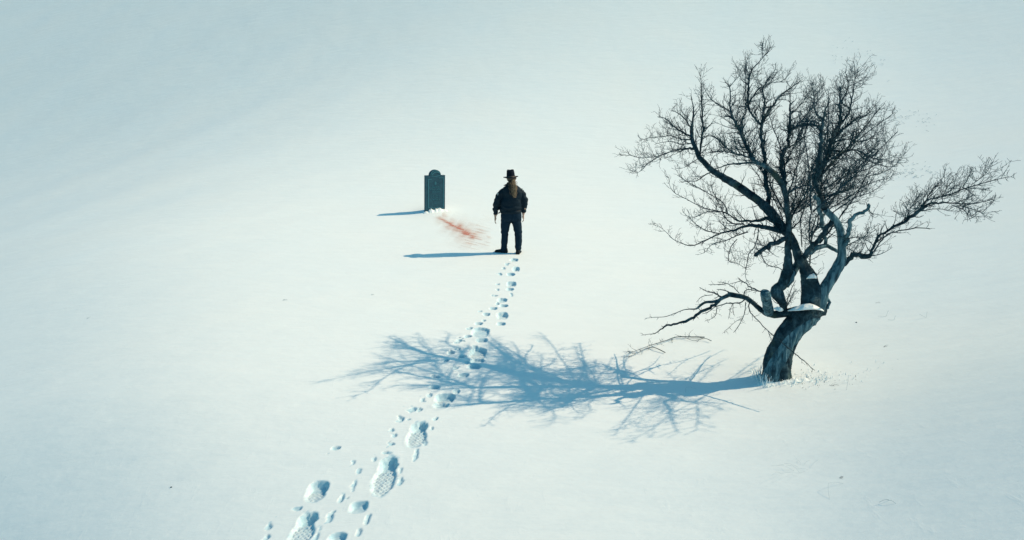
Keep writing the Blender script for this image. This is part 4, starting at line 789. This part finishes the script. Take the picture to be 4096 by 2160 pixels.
# ---------------------------------------------------------------- snow banked against gravestone and trunk, frosted grass
def snow_bank(name, label, cx, cy, w, ang_, h, seed, depth=.12):
    o = Geo(); vs = []; fs = []; m = 60; n_ = 9
    for i in range(m+1):
        t = i/m*2-1; env = (1-abs(t)**2.5)**.7; jag = .6+.5*mn.noise(Vector((t*4+seed, 0, 0)))+.22*mn.noise(Vector((t*11+seed, 3, 0)))
        hh = h*env*max(.15, jag)
        for j in range(n_):
            s_ = j/(n_-1)*2-1; x = t*w; y = s_*depth*(1+.3*mn.noise(Vector((t*4, s_, seed))))
            X_ = cx+x*math.cos(ang_)-y*math.sin(ang_); Y_ = cy+x*math.sin(ang_)+y*math.cos(ang_)
            z = gz(X_, Y_)-.02+(hh+.02)*max(0, 1-abs(s_-.1)**1.8)+.006*mn.noise(Vector((X_*30, Y_*30, 0)))*env
            vs.append((X_, Y_, z))
    for i in range(m):
        for j in range(n_-1): fs.append((i*n_+j, i*n_+j+n_, i*n_+j+n_+1, i*n_+j+1))
    o.add(vs, fs); return tag(o.build(name, SNOW), label, 'snow')
snow_bank('snow_bank', 'jagged little bank of snow along the foot of the gravestone', GRAVE_AT[0]+.03, GRAVE_AT[1]-.06, .34, math.radians(22), .10, 2.)
bank = snow_bank('snow_bank', 'low heap of snow against the foot of the twisted tree trunk', TREE_AT[0]-.02, TREE_AT[1]-.13, .30, .0, .05, 8.)
RIME = material('rime', (.80, .87, .87), .8, .2)
rg = Geo(); rg2 = Geo()
def blade(geo, x, y, h, lean, w):
    z = gz(x, y)-.01; a_ = uni(0, 6.28); dx, dy = math.cos(a_)*lean, math.sin(a_)*lean; px, py = -math.sin(a_)*w, math.cos(a_)*w
    v = [(x-px, y-py, z), (x+px, y+py, z), (x+dx*.5+px*.8, y+dy*.5+py*.8, z+h*.6), (x+dx*.5-px*.8, y+dy*.5-py*.8, z+h*.6), (x+dx, y+dy, z+h)]
    geo.add(v, [(0, 1, 2, 3), (3, 2, 4)])
for k in range(420):
    t = rnd(); ang_ = uni(0, 2*math.pi)
    if k < 150: x, y, h = TREE_AT[0]-.20+random.gauss(0, .045), TREE_AT[1]+random.gauss(.02, .12), uni(.04, .15)
    elif k < 260: x, y, h = TREE_AT[0]+random.gauss(.05, .16), TREE_AT[1]-.17+random.gauss(0, .04), uni(.02, .07)
    else: x, y, h = TREE_AT[0]+abs(random.gauss(.15, .45)), TREE_AT[1]+random.gauss(-.08, .16), uni(.015, .05)
    blade(rg, x, y, h, h*uni(.1, .6), uni(.003, .006))
tag(rg.build('frosted_grass', RIME, None), 'white frosted grass blades around the foot of the tree trunk', kind='stuff')
for k in range(150):
    x, y = TREE_AT[0]+.1+abs(random.gauss(.0, .35)), TREE_AT[1]+random.gauss(-.12, .17)
    blade(rg2, x, y, uni(.010, .030), uni(.005, .03), uni(.0012, .0035))
tag(rg2.build('dry_grass', TWIG, None), 'dark dry grass tips poking out of the snow by the trunk', kind='stuff')

# snow cushions on the trunk shoulder and on the stump (placed on the wood's top)
A_ = SNOW_SHOULDER
lump('snow_cushion', None, A_, 'long white cushion of snow on the bent shoulder of the trunk', 1.3)
lump('snow_cushion', None, SNOW_STUMP, 'small bluish cap of snow in the fork above the dark limb', 4.4)
lump('snow_cushion', None, SNOW_FORK, 'small patch of snow lying at the base of the broken stub', 6.1)

STALK = material('frosted_stalk', (.36, .45, .47), .9, .1)
# ---------------------------------------------------------------- fallen boughs and dry stalks
def fallen(pts, r, label, lift=.03):
    P = []
    for i, (x, y) in enumerate(pts): P.append((x, y, gz(x, y)+r+lift*(.3+.7*rnd()), r*(1-.75*i/(len(pts)-1))))
    P = resample(P, .03); G = Geo(); v, f, _, _ = tube(P, 6, rough=.1); G.add(v, f)
    root = empty('fallen_branch', tuple(P[0][:3])); 
    o_ = G.build('stem', TWIG, root); o_.location = -Vector(P[0][:3]); tw = Geo(); T, _, _ = frames(P[:, :3])
    for i in range(3, len(P)-1, 2):
        if rnd() < .6:
            d = vnrm(T[i]*.8+vnrm(np.array([uni(-1, 1), uni(-1, 1), .15]))*.8); grow(P[i][:3], d, uni(.04, .16), .003, 2, tw, 0.)
    t_ = tw.build('twigs', TWIG, root); t_.location = -Vector(P[0][:3]); t_['kind'] = 'stuff'; tag(root, label, 'branch', 'fallen branches left of the trunk')
fallen(FALLEN_A, .008, 'longest thin dead branch lying on the snow below the low bough')
fallen(FALLEN_B, .006, 'thin dead branch with hooked tip lying in front of the longest one')
fallen(FALLEN_C, .005, 'short dead branch lying behind the right end of the longest one')
SL = [('bent_stalk', 'tiny dark curl of leaf stalk beyond the bent stalks right of the trunk', 'c', .6), ('bent_stalk', 'bent dry stalk hooking upright, left one of the close pair right of the trunk', 'L', 1), ('bent_stalk', 'short bent dry stalk, right one of the close pair right of the trunk', 'L', .7), ('bent_stalk', 'bent dry stalk shaped like a tick, standing alone right of the pair', 'V', 1),
 ('dark_seed', 'single dark speck on the snow level with the trunk shoulder', 's', 1), ('grass_tuft', 'dark slanting grass tuft poking from the snow right of the trunk', 't', 1.2), ('grass_tuft', 'dark grass tuft lying flat on the snow near the trunk foot', 't', 1.1), ('grass_tuft', 'sprawling tangle of dry stems in the snow below the tree', 'T', 1.8),
 ('bent_stalk', 'long arched stalk bent flat on the snow below the tree', 'A', 1.4), ('grass_tuft', 'small tuft with one dark tip beside the tangle of stems', 't', .6), ('bent_stalk', 'small forked stalk low on the right of the snowfield', 'c', 1.1), ('bent_stalk', 'thin flat stalk on the snow between the trunk and the trail', 'A', .8), ('bent_stalk', 'upright hair thin stalk standing right of the trunk foot', 'I', 1.),
 ('grass_tuft', 'faint grass patch showing through the distant slope above the tree', 'P', 5.), ('grass_tuft', 'faint grass patch on the distant slope at the top edge', 'P', 5.), ('grass_tuft', 'little tuft in the snow far left of the trail', 't', 1.2), ('grass_tuft', 'little star shaped tuft between the left tuft and the trail', 't', .9), ('grass_tuft', 'faint tuft at the far left of the snowfield', 't', 1.2),
 ('grass_tuft', 'tiny tuft in the snow between person and gravestone', 't', .3), ('grass_tuft', 'tiny brown tuft beside the shadow of the person', 't', .6), ('grass_tuft', 'faint grass patch on the far right slope', 'P', 4.), ('dark_seed', 'single dark speck on the snow low on the left', 's', .8)]
for (nm, lb, kd, k_), (x, y) in zip(SL, STALKS):
    z = gz(x, y); G = Geo(); r = .0012*max(1, k_*.5)
    def ln(pts, rr=r):
        P = np.array([(p[0]*k_, p[1]*k_, p[2]*k_, rr) for p in pts]); P = resample(P, .02*k_); v, f, _, _ = tube(P, 4); G.add(v, f)
    if kd == 'L': ln([(-.12, 0, .004), (-.05, -.01, .004), (0, 0, .0)]); ln([(0, 0, 0), (.008, 0, .05), (.018, 0, .09)], r*1.3)
    elif kd == 'V': ln([(-.1, 0, .05), (-.05, 0, .02), (0, 0, 0)]); ln([(0, 0, 0), (-.002, 0, .09)])
    elif kd == 'A': ln([(-.02, -.10, 0), (.005, -.02, .03), (.03, .01, .04), (.10, .02, .03), (.18, -.01, .005)], r*.6)
    elif kd == 'I': ln([(0, 0, -.01), (.006, 0, .1), (.012, .02, .17)])
    elif kd == 'c':
        ln([(-.05, 0, 0), (-.01, 0, .02), (.03, .01, .012)]); ln([(-.01, 0, .02), (.02, -.03, .03), (.06, -.05, .0)])
    elif kd == 's':
        v, f = loft([(0, 0, -.003, .006, .004), (0, 0, .004, .012, .008), (0, 0, .010, .009, .006), (0, 0, .013, .003, .002)], 8); G.add([(p[0]*k_, p[1]*k_, p[2]*k_) for p in v], f)
    elif kd == 'P':
        rr_ = k_*.10
        for q_ in range(46):
            a_ = uni(0, 6.28); ox, oy = random.gauss(0, rr_), random.gauss(0, rr_*1.3); oz = (gz(x+ox, y+oy)-z)/k_; l_ = uni(.02, .07)/k_
            ln([(ox/k_, oy/k_, oz), (ox/k_+l_*math.cos(a_), oy/k_, oz+l_*.5), (ox/k_+l_*1.6*math.cos(a_), oy/k_+l_*math.sin(a_), oz+l_*uni(.3, .8))], .0045/k_ if 0 else .0045)
    else:
        for q_ in range(6 if kd == 't' else 16):
            a_ = uni(-.5, 1.2) if kd == 't' else uni(0, 6.28); l_ = uni(.025, .08) if kd == 't' else uni(.04, .13); ox, oy = (uni(-.015, .015), uni(-.02, .02)) if kd == 't' else (uni(-.08, .08), uni(-.06, .06))
            ln([(ox, oy, -.004), (ox+l_*.5*math.cos(a_), oy+l_*.5*math.sin(a_), l_*.22), (ox+l_*math.cos(a_), oy+l_*math.sin(a_), uni(0, l_*.3))], r*uni(.4, .9)*(.6 if kd == 'T' else 1))
    o = G.build(nm, TWIG if kd in 's' or 'dark' in lb else STALK, None); o.location = (x, y, z); tag(o, lb, kind='stuff' if kd == 'P' else None, cat={'bent_stalk': 'stalk', 'dark_seed': 'seed', 'grass_tuft': 'grass tuft'}[nm])
